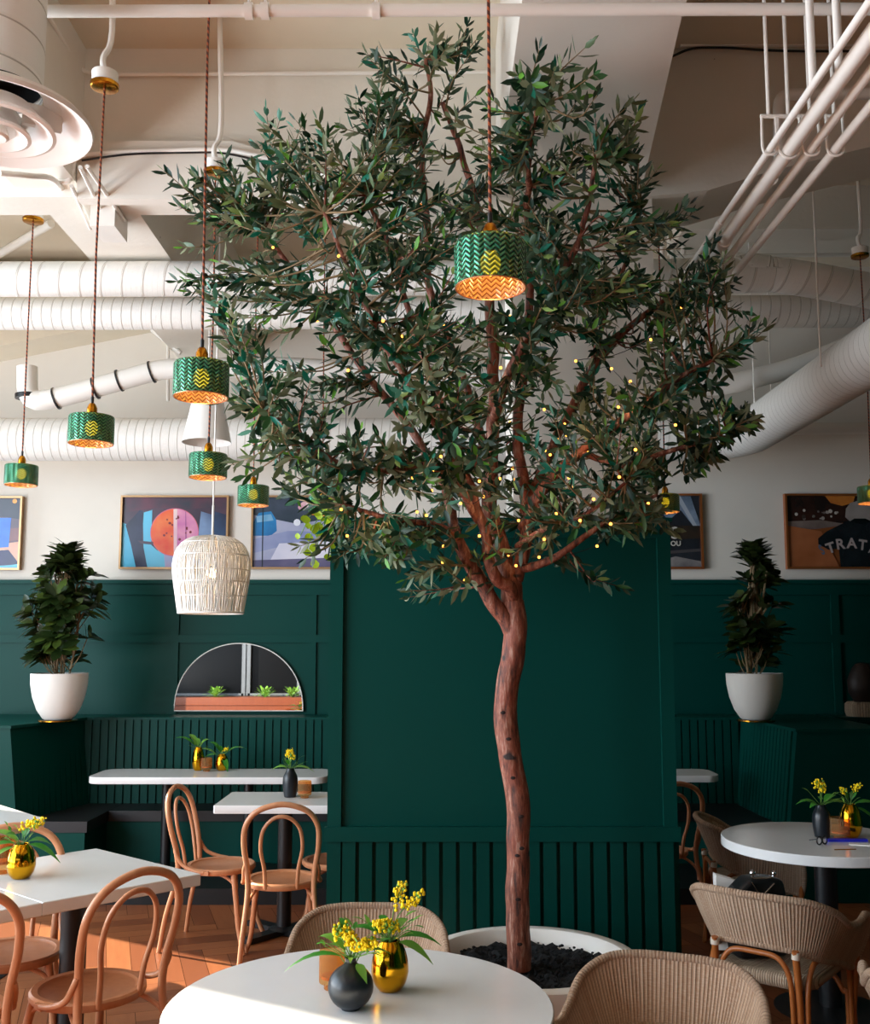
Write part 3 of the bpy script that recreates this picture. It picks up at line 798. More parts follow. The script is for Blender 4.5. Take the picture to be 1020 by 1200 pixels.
# ------------------------------------------------------------ bentwood chairs
def bentwood():
    r = thing('bentwood_chair', '', 'chair', (0, 0, 0), 0, 'bentwood cafe chairs')
    W_ = M['wood']
    b = MB(); b.lathe([(.001, .452), (.165, .452), (.172, .456), (.176, .461), (.198, .463), (.206, .456), (.207, .44), (.2, .43), (.17, .428), (.001, .432)], M['seatwood'], (0, 0, 0), 48)
    for i, v in enumerate(b.v): b.v[i] = (v[0], v[1] * 1.0, v[2])
    for i, (f, k) in enumerate(zip(b.f, b.m)):
        rr = max(math.hypot(b.v[j][0], b.v[j][1]) for j in f)
        if rr > .18: b.m[i] = b.mi(W_)
    b.build('seat', r)
    hp = [(-.215, -.285, 0), (-.2, -.255, .2), (-.178, -.2, .42), (-.183, -.205, .55), (-.2, -.235, .68), (-.192, -.262, .79), (-.13, -.283, .87), (0, -.292, .905)]
    hp = hp + [(-x, y, z) for x, y, z in hp[:-1]][::-1]
    hpc = cat(hp, 6); n = len(hpc)
    b = MB(); b.tube(hpc, [.0125 + .003 * min(1, 6 * min(i, n - 1 - i) / n) for i in range(n)], W_, 12); b.build('back_hoop', r)
    ip = [(-.085, -.183, .44), (-.092, -.2, .55), (-.112, -.226, .66), (-.1, -.25, .76), (-.055, -.268, .82), (0, -.274, .838)]
    ip = ip + [(-x, y, z) for x, y, z in ip[:-1]][::-1]
    b = MB(); b.tube(cat(ip, 6), .0105, W_, 10); b.build('back_loop', r)
    for s in (-1, 1):
        b = MB(); b.tube(cat([(s * .140, .125, .43), (s * .158, .148, .3), (s * .175, .175, .12), (s * .205, .215, 0)], 5), [.0165] * 5 + [.0155] * 5 + [.0135] * 5 + [.012], W_, 12); b.build('leg', r)
        b = MB(); b.tube(cat([(s * .193, -.212, .575), (s * .2, -.2, .545), (s * .203, -.16, .49), (s * .212, -.09, .46), (s * .213, -.03, .45)], 5), .0115, W_, 10)
        b.box((s * .212, -.02, .447), (.014, .04, .022), W_); b.build('brace', r)
    for (a, c) in (((-.155, .15), (.155, .15)), ((-.183, -.21), (-.155, .15)), ((.183, -.21), (.155, .15))):
        a = Vector(a); c = Vector(c); m_ = (a + c) / 2; inn = m_ * .62
        b = MB(); b.tube(cat([(a.x, a.y, .3), (a.x * .93 + inn.x * .07, a.y * .93 + inn.y * .07, .37), (inn.x * .5 + a.x * .5, inn.y * .5 + a.y * .5, .415), (inn.x, inn.y, .425), (inn.x * .5 + c.x * .5, inn.y * .5 + c.y * .5, .415), (c.x * .93 + inn.x * .07, c.y * .93 + inn.y * .07, .37), (c.x, c.y, .3)], 4), .009, W_, 8)
        b.build('stretcher', r)
    return r
proto = bentwood(); used = False
def face(x, y): return math.atan2(y, x) - PI / 2          # heading so that local +y points to (x,y)
def seatpos(px, py, s=1): g = G(px, py, .455 * s); return (g.x, g.y, 0)
CH = [
    (seatpos(104, 1152), face(-.8, .6), 'bentwood chair in the left foreground, back to the viewer, tucked at the square white table', .97),
    (seatpos(-68, 1182), face(-.5, .86), 'sunlit orange bentwood chair cut off at the lower left edge', .98),
    (seatpos(12, 1113), face(.4, -.92), 'bentwood chair on the far side of the left square tables, seat towards the viewer', .98),
    (seatpos(259, 1007), face(.98, -.12), 'bentwood chair seen from the side, facing right towards the small white table', .94),
    (seatpos(331, 1023), face(-.12, 1), 'bentwood chair with its back to the viewer in front of the small white table', .94),
    (seatpos(393, 1000), face(-1, -.1), 'bentwood chair mostly hidden behind the left edge of the green partition', .92),
    (seatpos(768, 990), face(-.3, 1), 'bentwood chair peeking out at the right edge of the partition', .94),
]
for loc, rz, lab, sc in CH:
    place(proto, used, loc, rz, lab, sc); used = True

# ------------------------------------------------------------ woven armchairs
def armchair():
    r = thing('woven_armchair', '', 'armchair', (0, 0, 0), 0, 'woven cord armchairs')
    # plan curve from left arm front round the back to right arm front
    half = [(0, -.27), (.12, -.262), (.21, -.225), (.268, -.15), (.288, -.04), (.292, .08), (.297, .17), (.305, .225)]
    zt_ = [.80, .80, .79, .745, .672, .655, .675, .64]
    zb_ = [.575, .572, .56, .53, .5, .47, .43, .42]
    pts = [(-x, y) for x, y in half[::-1]] + half[1:]
    tz = zt_[::-1] + zt_[1:]; bz = zb_[::-1] + zb_[1:]
    p3 = cat([(x, y, z) for (x, y), z in zip(pts, tz)], 8); b3 = cat([(x, y, z) for (x, y), z in zip(pts, bz)], 8)
    n = len(p3); rows_o, rows_i = [], []
    NV = 9
    th = .018
    def surf(off):
        rows = []
        for i in range(n):
            a = p3[max(i - 1, 0)]; c = p3[min(i + 1, n - 1)]; t = Vector((c.x - a.x, c.y - a.y, 0)).normalized(); nr = Vector((t.y, -t.x, 0))   # outward
            col = []
            for j in range(NV):
                v = j / (NV - 1); base = b3[i].lerp(p3[i], v)
                lean = .055 * (v ** 1.3) - .035 * (1 - v) ** 2
                col.append(base + nr * (lean + off))
            rows.append(col)
        return rows
    so_, si_ = surf(th / 2), surf(-th / 2)
    b = MB()
    b.grid(so_, M['weave'], uvs=lambda u, v: (u, v)); b.grid(si_, M['weave'], uvs=lambda u, v: (u, v), flip=True)
    b.build('backrest', r, ang=80)
    loop = [so_[i][-1].lerp(si_[i][-1], .5) for i in range(n)] 
    bot = [so_[i][0].lerp(si_[i][0], .5) for i in range(n)]
    # rim: closed loop around the whole shell edge
    closedp = loop + [loop[-1].lerp(bot[-1], t) + Vector((0, .012 * math.sin(t * PI), 0)) for t in (.2, .4, .6, .8)] + bot[::-1] + [bot[0].lerp(loop[0], t) + Vector((0, .012 * math.sin(t * PI), 0)) for t in (.2, .4, .6, .8)]
    b = MB(); b.tube(closedp, .0165, M['rim'], 10, closed=True, uvlen=.5); b.build('rim', r, ang=80)
    # seat
    b = MB(); pl = roundpoly((0, .01), .235, .235, 0, .1, 6)
    kk = [(.93, .40), (1, .412), (1.015, .43), (1, .45), (.93, .462), (.5, .456), (.02, .45)]
    rows = [[(p[0] * s, (p[1] - .01) * s + .01, z) for p in pl + [pl[0]]] for s, z in kk]
    b.grid(rows, M['weaveseat'], uvs=lambda u, v: (v, u)); 
    for i in range(len(b.uv)):
        b.uv[i] = [(b.v[j][0] / .47 + .5, b.v[j][1] / .47 + .5) for j in b.f[i]]
    b.add([(p[0] * .93, (p[1] - .01) * .93 + .01, .40) for p in pl], [tuple(range(len(pl)))[::-1]], M['rattanpole'])
    b.build('seat', r, ang=60)
    RP = M['rattanpole']
    for s in (-1, 1):
        b = MB(); b.tube(cat([(s * .18, -.262, .58), (s * .185, -.25, .42), (s * .19, -.25, .2), (s * .2, -.27, 0)], 4), .0155, RP, 12)
        o = b.build('leg', r)
        b = MB(); b.tube([(s * .181, -.259, .545), (s * .182, -.256, .575)], .0195, M['band'], 12); b.build('binding', o)
        b = MB(); b.tube(cat([(s * .30, .235, .60), (s * .285, .225, .45), (s * .265, .22, .22), (s * .27, .235, 0)], 4), .0155, RP, 12); b.build('leg', r)
    # bent arches: back, sides, front
    def arch(a, c, ztop, name='arch_brace'):
        a = Vector(a); c = Vector(c)
        u = lambda t, z: tuple(a.lerp(c, t)) + (z,)
        b = MB(); b.tube(cat([u(0, 0.02), u(.0, .3), u(.03, ztop - .09), u(.12, ztop - .025), u(.25, ztop), u(.5, ztop + .003), u(.75, ztop), u(.88, ztop - .025), u(.97, ztop - .09), u(1, .3), u(1, .02)], 5), .012, RP, 10); b.build(name, r)
    arch((-.163, -.262), (.163, -.262), .545)
    arch((.215, -.235), (.262, .20), .52); arch((-.215, -.235), (-.262, .20), .52)
    arch((-.24, .225), (.24, .225), .39)
    return r
ap = armchair(); used = False
def rimat(px, py, sc=1): return G(px, py, .80 * sc)
def chairfromback(px, py, hd, sc=1.0):
    """place so the top middle of the backrest lands at pixel (px,py); hd = heading vector"""
    g = G(px, py, .80 * sc); h = Vector(hd).normalized(); return (g.x + h[0] * .32 * sc, g.y + h[1] * .32 * sc, 0)
AC = [
    ((437, 1062), (-.02, -1), 'woven armchair behind the front round table, facing the viewer', .83),
    ((790, 1122), (-.35, -.94), 'woven armchair in the right foreground, nearest of its kind, beside the front round table', .84),
    ((876, 1048), (.62, .78), 'woven armchair seen from behind at lower right, pushed towards the shaded round table', .88),
    ((818, 959), (.95, -.1), 'brown woven armchair between the partition and the shaded round table', .88),
    ((1146, 1150), (.4, .92), 'woven armchair cut off at the right edge, only a sliver of its back showing', .88),
]
for (pp, hd, lab, sc) in AC:
    place(ap, used, chairfromback(*pp, hd, sc), face(*hd), lab, sc); used = True
# ------------------------------------------------------------ pendant lamps
def green_lamp(D=.18):
    r = thing('pendant_lamp', '', 'pendant lamp', (0, 0, 0), 0, 'green glass pendant lamps')
    R = D / 2; h = D * .62
    b = MB(); b.lathe([(R * .985, -h / 2), (R, -h / 2 + .004), (R, h / 2 - .006), (R * .97, h / 2)], M['shade'], seg=56)
    b.build('shade', r)
    b = MB(); b.lathe([(R * .94, -h / 2), (R * .94, h / 2 - .004)][::-1], M['shadein'], seg=56)
    b.lathe([(R * .25, h / 2 - .002), (R * .97, h / 2 - .001)], M['shadein'], seg=56); o = b.build('shade_lining', r)
    b = MB(); b.tube([Vector((R * .965 * math.cos(a), R * .965 * math.sin(a), -h / 2)) for a in [2 * PI * i / 56 for i in range(56)]], .0022, M['copper'], 6, closed=True); b.build('rim', r)
    z = h / 2
    b = MB(); b.lathe([(.001, -.02), (.018, -.02), (.019, .0), (.026, .004), (.026, .012), (.0205, .014), (.0205, .034), (.014, .05), (.008, .056), (.001, .057)], M['brass'], (0, 0, z), 20); b.build('lamp_holder', r)
    b = MB(); b.lathe([(.006, .053), (.0065, .08), (.003, .084)], M['black'], (0, 0, z), 12); b.build('cord_grip', r)
    b = MB(); b.sphere((0, 0, .008), .026, M['bulb'], 14, 10, (1, 1, 1.25)); b.build('bulb', r)
    return r
lp0 = green_lamp(); used = False; lamps = []
def pt_light(loc, e, c=(1, .62, .28), r=.02):
    l = bpy.data.lights.new('bulb_light', 'POINT'); l.energy = e; l.color = c; l.shadow_soft_size = r
    o = bpy.data.objects.new('bulb_light', l); C.objects.link(o); o.location = loc; return o
LP = [  # px, py (shade centre), px width, canopy (px,py) or None, label
    (575, 312, 88, None, 'largest green glass pendant, hanging in front of the olive tree crown'),
    (236, 446, 66, None, 'second largest green glass pendant, just above the white cone shade'),
    (107, 504, 53, (121, 99), 'green glass pendant under the brass canopy on the upper left beam'),
    (25, 557, 38, (31, 257), 'leftmost green glass pendant near the edge of the picture'),
    (244, 546, 45, (256, 201), 'green glass pendant below the white cone shade'),
    (297, 581, 37, None, 'green glass pendant in front of the blue street picture, left of the leaves'),
    (378, 592, 33, None, 'green glass pendant half hidden in leaves near the lime vine'),
    (780, 590, 33, None, 'green glass pendant behind the leaves at the right end of the partition'),
    (1022, 580, 32, (1011, 299), 'green glass pendant cut off by the right edge'),
]
for (px, py, w_, can, lab) in LP:
    Y = min(.18 * F / w_, 5.62); p = P(px, py, Y); sc = w_ * Y / F / .18
    if can and can[1] == 201: Y = 4.72; p = P(px, py, Y); sc = w_ * Y / F / .18
    o = place(lp0, used, p, random.uniform(0, .2), lab, 1.0); used = True
    o.scale = (sc,) * 3; lamps.append((o, p, Y, sc, can, w_))
for (o, p, Y, sc, can, w_) in lamps:
    top = p.z + .125 * sc
    if can: q = P(can[0], can[1], Y); zcn = q.z
    else: zcn = ZC - .02
    wob = random.uniform(-.01, .01)
    b = MB(); b.tube([Vector((0, 0, (top - p.z - .01) / sc)), Vector((wob, 0, (zcn - p.z) * .5 / sc)), Vector((0, 0, (zcn - p.z) / sc))], (.0042 if w_ > 60 else .0046), M['cord'], 8, uvlen=1.0); b.build('cord', o)
    b = MB()
    b.lathe([(.001, -.018), (.05, -.018), (.058, -.014), (.06, 0), (.001, .001)], M['brass'], (0, 0, (zcn - p.z) / sc), 28); b.build('ceiling_cup', o)
    if can:
        b = MB(); b.lathe([(.052, 0), (.055, .05), (.001, .052)], M['whitepipe'], (0, 0, (zcn - p.z) / sc), 24); b.build('junction_cup', o)
        b = MB()
        zz = (ZC - p.z) / sc
        b.tube(cat([(0, 0, (zcn - p.z) / sc + .05), (-.01, 0, (zcn - p.z) / sc + .12), (.02, .01, (zcn - p.z) / sc + .25), (.0, .0, zz)], 5), .013, M['whitepipe'], 8); b.build('conduit', o)
    pt_light(p + Vector((0, 0, -.03 * sc)), .6 * sc)

# white cone pendant
Y = 6.42; p = P(243, 497, Y); r0 = 29 / F * Y; zt_ = ZZ(472, Y) + .04; zb2 = ZZ(519, Y)
wc = thing('cone_pendant', 'white cone-shaped pendant shade between two green glass pendants', 'pendant lamp', (p.x, Y, zb2))
b = MB(); hh = zt_ - zb2; b.lathe([(r0 * .97, .002), (r0, 0), (r0 * .60, hh), (r0 * .5, hh + .01), (.012, hh + .012), (.012, hh + .008), (r0 * .48, hh + .004), (r0 * .57, hh - .004), (r0 * .97, .002)], M['white'], seg=40); b.build('shade', wc)
b = MB(); b.tube([(0, 0, hh), (0, 0, ZC - zb2)], .006, M['whitepipe'], 8); b.build('cord', wc)
b = MB(); b.sphere((0, 0, hh * .5), .05, M['white'], 14, 10); b.build('bulb', wc)

# woven white dome pendant
Y = 6.0; r0 = 45 / F * Y; zt_ = ZZ(628, Y); zb3 = ZZ(719, Y); p = P(248, 675, Y)
dp = thing('dome_pendant', 'white woven cane dome pendant with a glowing bulb in front of the wainscot', 'pendant lamp', (p.x, Y, zb3))
hh = zt_ - zb3
prof = cat([(r0 * .83, 0, 0), (r0 * .9, 0, hh * .22), (r0 * .985, 0, hh * .5), (r0 * .99, 0, hh * .66), (r0 * .88, 0, hh * .84), (r0 * .6, 0, hh * .96), (r0 * .18, 0, hh)], 5)
prof = [(v.x, v.z) for v in prof]
b = MB(); nst = 124
rd = random.Random(5)
for i in range(nst):
    a = 2 * PI * i / nst; tw = rd.uniform(-.05, .05)
    pts = [Vector((r * math.cos(a + tw * math.sin(z * 18)), r * math.sin(a + tw * math.sin(z * 18)), z)) for r, z in prof[::2]]
    b.tube(pts, .0032, M['white'], 4, cap=False)
    a2 = a + PI / nst
    pts = [Vector((r * .985 * math.cos(a2 - tw + .12 * z / hh), r * .985 * math.sin(a2 - tw + .12 * z / hh), z)) for r, z in prof[::3]]
    b.tube(pts, .0026, M['white'], 4, cap=False)
b.build('cane_weave', dp)
for k, z in enumerate((0.003, hh * .22, hh * .40, hh * .55, hh * .74, hh * .9)):
    rr = max(r for r, zz in prof if abs(zz - z) < hh * .12) if k else r0 * .83
    rr = min(((abs(zz - z), r) for r, zz in prof))[1]
    b = MB(); b.tube([Vector((rr * math.cos(a), rr * math.sin(a), z)) for a in [2 * PI * i / 40 for i in range(40)]], .006 if k == 0 else .003, M['white'], 6, closed=True); b.build('hoop', dp)
b = MB(); b.tube([(0, 0, hh * .62), (0, 0, hh * .7)], .022, M['white'], 12); b.tube([(0, 0, hh * .7), (0, 0, hh * 1.4)], .007, M['white'], 8); b.tube([(0, 0, hh * 1.4), (0, 0, ZC - zb3)], .005, M['white'], 6); b.build('cord', dp)
b = MB(); b.sphere((0, 0, hh * .52), .032, M['white_bulb'], 14, 10); b.build('bulb', dp)
pt_light((p.x, Y, zb3 + hh * .52), 3, (1, .75, .5), .035)

# ------------------------------------------------------------ pictures
def frame_pic(label, x0, x1, y0, y1, mframe, draw, Y=None, wpx=3):
    Y = Y or YB - .02
    a, c = P(x0, y1, Y), P(x1, y0, Y); W_, Hh = c.x - a.x, ZZ(y0, Y) - ZZ(y1, Y); z0 = ZZ(y1, Y)
    r = thing('framed_picture', label, 'framed picture', (a.x, Y, z0))
    e = wpx / F * Y
    b = MB(); yy0, yy1 = -.03, .018
    for (u0, u1, v0, v1) in ((0, e, 0, Hh), (W_ - e, W_, 0, Hh), (e, W_ - e, 0, e), (e, W_ - e, Hh - e, Hh)): b.bx(u0, u1, yy0, yy1, v0, v1, mframe)
    b.build('frame', r, smooth=False)
    b = MB(); lay = [0]
    def poly(pts, m, k=None):
        lay[0] += 1; y = -.004 - .0003 * lay[0]
        u = [(e + (W_ - 2 * e) * q[0], y, e + (Hh - 2 * e) * (1 - q[1])) for q in pts]
        ar = sum(u[i][0] * u[(i + 1) % len(u)][2] - u[(i + 1) % len(u)][0] * u[i][2] for i in range(len(u)))
        if ar < 0: u = u[::-1]
        b.add(u, [tuple(range(len(u)))], m)
    b.bx(e, W_ - e, -.004, .01, e, Hh - e, M['black'])
    asp = (W_ - 2 * e) / (Hh - 2 * e)
    draw(poly, asp)
    b.build('print', r, smooth=False)
    return r, (W_, Hh, e)
_pc = {}
def pm(c, c2=None, sc=3, r=.25):
    k = (c, c2, sc)
    if k not in _pc: _pc[k] = plain('print_ink_' + c, c, r, var=.12, nscale=sc, col2=c2)
    return _pc[k]
def disc(cx, cy, r, asp, n=40): return [(cx + r * math.cos(2 * PI * i / n) / asp, cy + r * math.sin(2 * PI * i / n)) for i in range(n)]
R01 = [(0, 0), (1, 0), (1, 1), (0, 1)]
def d_moon(poly, asp):
    poly(R01, pm('2a2638', '5a3a4c', 2))
    poly([(0, 0), (1, 0), (1, .12), (.62, .17), (.3, .15), (0, .22)], pm('33303f', '7a2f45', 3))
    poly([(0, .36), (.06, .4), (.11, .65), (.16, 1), (0, 1)], pm('4fb4d8'))
    poly([(.19, .22), (.28, .18), (.28, .68), (.34, .76), (.52, .82), (.52, 1), (.24, 1), (.21, .8)], pm('62bfe0'))
    poly([(.03, .4), (.16, .18), (.2, .2), (.19, .6), (.25, 1), (.14, 1), (.09, .7)], pm('1a1d33', '2c3050', 4))
    poly([(.4, .75), (.75, .75), (.73, 1), (.42, 1)], pm('c98aa8', '8aa8d0', 3))
    poly([(.75, .2), (.86, .25), (.86, .8), (.78, 1), (.7, 1)], pm('7f9ac0', '44506e', 4))
    poly([(.88, .2), (1, .25), (1, 1), (.84, 1)], pm('2c4f78', '1c2440', 4))
    poly(disc(.5, .5, .345, asp), pm('e87a66', 'b84a9a', 2.2))
    poly([q for q in disc(.5, .5, .335, asp) if q[0] < .505], pm('e8401c', 'f27a3a', 7))
    poly([q for q in disc(.5, .5, .335, asp) if q[0] > .495], pm('c860a8', 'e8a0b8', 6))
    poly([(.485, .17), (.52, .165), (.53, .8), (.5, .84)], pm('e8b8c8', 'f0d8d0', 5))
    poly([(.6, .2), (.605, .2), (.625, .78), (.61, .8)], pm('a85a90'))
    poly([(.15, .62), (.3, .64), (.3, .68), (.18, .66)], pm('4a3548'))
    for k in range(14):
        a = rd.uniform(0, 6.28); q = rd.uniform(.05, .26); poly(disc(.5 + q * math.cos(a) / asp, .5 + q * math.sin(a), rd.uniform(.008, .02), asp, 8), pm('7a2230'))
def d_car(poly, asp):
    poly(R01, pm('8f93b4', 'b9bccf', 3))
    poly([(0, 0), (1, 0), (1, .28), (.5, .38), (0, .25)], pm('20303a', '3f4a5c', 5))
    poly([(.02, .3), (.06, .22), (.2, .2), (.26, .32), (.27, .48), (.2, .55), (0, .55), (0, .35)], pm('1c5f96', '2f86c0', 6))
    poly([(.03, .27), (.2, .24), (.23, .33), (.04, .36)], pm('a8d0e4', '5f9cc4', 6))
    poly([(0, .6), (.4, .48), (1, .5), (1, .66), (.4, .68), (0, .8)], pm('7a84ac', '9aa2c4', 4))
    poly([(.3, .66), (1, .62), (1, .86), (.2, .9)], pm('c4c4d8', 'e0dce6', 3))
    poly([(0, .9), (1, .86), (1, 1), (0, 1)], pm('4a4868', '6a6484', 3))
    for cx, cy, r_, c_ in ((.58, .12, .06, 'e8b8c0'), (.64, .1, .05, 'f0d0d0'), (.54, .14, .04, 'd8a0b0'), (.5, .36, .05, 'e4e6ee'), (.62, .38, .04, 'c8cad8')): poly(disc(cx, cy, r_, asp, 14), pm(c_))
    poly([(.1, .06), (.11, .06), (.115, 1), (.105, 1)], pm('1c2a30'))
    poly([(.74, 0), (.98, 0), (.98, .24), (.74, .24)], pm('2f9a78', '1c5a4c', 20))
def d_left(poly, asp):
    poly(R01, pm('4a4050', '6f4f52', 2))
    poly([(0, 0), (1, 0), (1, .3), (.5, .24), (0, .3)], pm('2c2c38', '3c3a4a', 3))
    poly([(0, .5), (1, .42), (1, .6), (0, .68)], pm('70474a', '8a5a58', 4))
    poly([(.55, .68), (1, .62), (1, .92), (.5, .8)], pm('c89078', 'd8a890', 4))
    poly([(0, .28), (.86, .28), (.84, .7), (0, .76)], pm('2c62c8', '3f86dc', 3))
    poly([(0, .8), (.84, .74), (1, .93), (.9, .96), (.3, 1), (0, 1)], pm('1c1c3c', '2c2450', 4))
    poly([(.3, 1), (.9, .955), (1, .94), (1, 1)], pm('62bfe0'))
    poly(disc(.9, .04, .034, asp, 20), pm('f0a030'))
def d_right1(poly, asp):
    poly(R01, pm('1a1c22', '2c3038', 5))
    poly([(0, 0), (.86, 0), (1, .4), (1, .55), (.7, .2), (.5, .35), (.3, .1)], pm('5a6a7c', '8a9ab0', 8))
    poly([(.62, 0), (.7, 0), (1, .5), (1, .6)], pm('a8b0bc'))
    poly([(.2, .42), (1, .42), (1, .6), (.2, .62)], pm('26221f', '3a2c22', 9))
    poly([(.1, .8), (1, .74), (1, .78), (.1, .84)], pm('4a4648'))
    poly([(.4, .9), (.6, .85), (1, .92), (1, 1), (.3, 1)], pm('5a585c', '8f8a88', 6))
def d_right2(poly, asp):
    poly(R01, pm('6a3a1c', '9a5a30', 2))
    poly([(0, 0), (1, 0), (1, .4), (.5, .38), (0, .42)], pm('1c1414', '3a2018', 6))
    poly([(.35, 0), (.62, 0), (.6, .1), (.5, .14), (.4, .1)], pm('b8682c', 'd88c3c', 9))
    poly([(0, .36), (.3, .34), (.55, .4), (.3, .46), (.0, .5)], pm('6a5a54', '8c7c74', 5))
    rr = random.Random(4)
    for k in range(26): poly(disc(rr.uniform(.08, .95), rr.uniform(.2, .4), rr.uniform(.008, .03), asp, 8), pm(rr.choice(['a89c94', '6e6460', 'c4bab0', '3a302c'])))
    poly([(0, .42), (.3, .5), (.45, 1), (0, 1)], pm('8f4f28', 'b87048', 3))
    # figure seen from behind
    jk = pm('15171b', '20242a', 6)
    poly([(.27, .6), (.35, .5), (.48, .4), (.56, .34), (.76, .34), (.86, .42), (1, .5), (1, .72), (.93, .74), (.9, .7), (.87, 1), (.46, 1), (.45, .74), (.36, .76), (.27, .68)], jk)
    poly([(.55, .36), (.56, .3), (.76, .3), (.77, .36), (.66, .4)], pm('0c0d10'))
    hood = [(.52, .3), (.53, .18), (.57, .1), (.64, .07), (.71, .09), (.77, .16), (.79, .32), (.74, .35), (.7, .32), (.6, .32), (.56, .36)]
    poly(hood, pm('8d8480', 'a69c96', 6))
FB = plain('bronze_frame', 'b08a62', .3, metal=.6)
FC = plain('copper_frame', 'c0703c', .28, metal=.7)
frame_pic('framed picture of an orange and pink moon over car windows, above the mirror', 140, 269, 581, 667, FB, d_moon, wpx=2.2)
frame_pic('framed picture of a blurred blue car on a street, left of the partition', 294, 402, 581, 667, FB, d_car, wpx=2.2)
frame_pic('framed abstract picture cut off by the left edge', -60, 28, 582, 668, FB, d_left, wpx=2.2)
f1, (W1, H1, E1) = frame_pic('dark framed picture half hidden by the right end of the partition', 745, 822, 579, 667, FC, d_right1, wpx=2.4)
f2, (W2, H2, E2) = frame_pic('framed night picture of a hooded person in a dark lettered jacket, on the right wall', 922, 1054, 579, 667, FC, d_right2, wpx=2.4)
def letter(ch, root, x, z, size, m, rot=0, sx=1, y=-.0135):
    cu = bpy.data.curves.new('lettering', 'FONT'); cu.body = ch; cu.size = size; cu.align_x = 'CENTER'; cu.extrude = .0004; cu.offset = size * .03
    o = bpy.data.objects.new('tmp', cu); C.objects.link(o)
    dg = bpy.context.evaluated_depsgraph_get(); me = bpy.data.meshes.new_from_object(o.evaluated_get(dg)); bpy.data.objects.remove(o)
    me.materials.clear(); me.materials.append(m)
    q = bpy.data.objects.new('letter', me); C.objects.link(q); q.parent = root
    q.location = (x, y, z); q.rotation_euler = (PI / 2, -rot, 0); q.scale = (sx, 1, 1); return q
lm_ = pm('b8a8a4')
px2m = W2 / 132
for ch, px, py, rt, sx in (('S', 964.5, 647, .45, .55), ('T', 974, 645, .3, 1), ('R', 984, 641, .12, 1), ('A', 996.5, 640, -.02, 1), ('T', 1008, 642, -.15, .95), ('A', 1018, 646, -.35, .6)):
    letter(ch, f2, (px - 922) * px2m, (667 - py - 3) * px2m, .115, lm_ if ch != 'S' else pm('5c6a80'), rt, sx)
for ch, px, py, s_ in (('S', 790, 632, .13), ('OU', 791, 637.5 + 3, .055)):
    letter(ch, f1, (px - 745) * px2m, (667 - py) * px2m, s_, pm('c8c4bc'))

# ------------------------------------------------------------ mirror
Ym = WF - .03; a = P(204, 833, Ym); c = P(355, 833, Ym); zm0 = ZZ(833, Ym); zm1 = ZZ(754, Ym); wm = c.x - a.x
mr = thing('arched_mirror', 'half-round frameless mirror on the green wainscot reflecting the windows', 'mirror', ((a.x + c.x) / 2, Ym, zm0))
t = NT('mirror_silver'); msil = t.done(t.bsdf('e8e8e8', .01, metal=1))
prof = [(wm / 2 * math.cos(PI * i / 48), (zm1 - zm0) * math.sin(PI * i / 48) ** .92) for i in range(49)]
b = MB(); b.prism([(x, 0, z) for x, z in prof], (0, .006, 0), msil); b.build('glass', mr, smooth=False)
b = MB(); b.tube([(x, .002, z) for x, z in prof + [prof[0]]], .005, M['white'], 6); b.build('edge', mr)

# ------------------------------------------------------------ potted plants on the ledges
def leafblade(b, base, dirv, up, L, W_, m, fold=.25, droop=.15, n=4, shape=(0.5, .9, 1, .8)):
    d = dirv.normalized(); s = d.cross(up)
    if s.length < 1e-4: s = Vector((1, 0, 0))
    s.normalize(); u = s.cross(d)
    rows = []
    for i in range(n + 1):
        t = i / n; c_ = base + d * L * t - Vector((0, 0, 1)) * droop * L * t * t
        w_ = W_ / 2 * (shape[i] if i < len(shape) else .02) if i > 0 else W_ * .06
        if i == n: w_ = W_ * .02
        rows.append([c_ - s * w_ + u * w_ * fold, c_, c_ + s * w_ + u * w_ * fold])
    k = b.mi(m); st_ = len(b.v)
    for r_ in rows: b.v += [tuple(q) for q in r_]
    for i in range(n):
        for j in range(2):
            b.f.append((st_ + i * 3 + j, st_ + i * 3 + j + 1, st_ + (i + 1) * 3 + j + 1, st_ + (i + 1) * 3 + j)); b.m.append(k); b.uv.append(None)
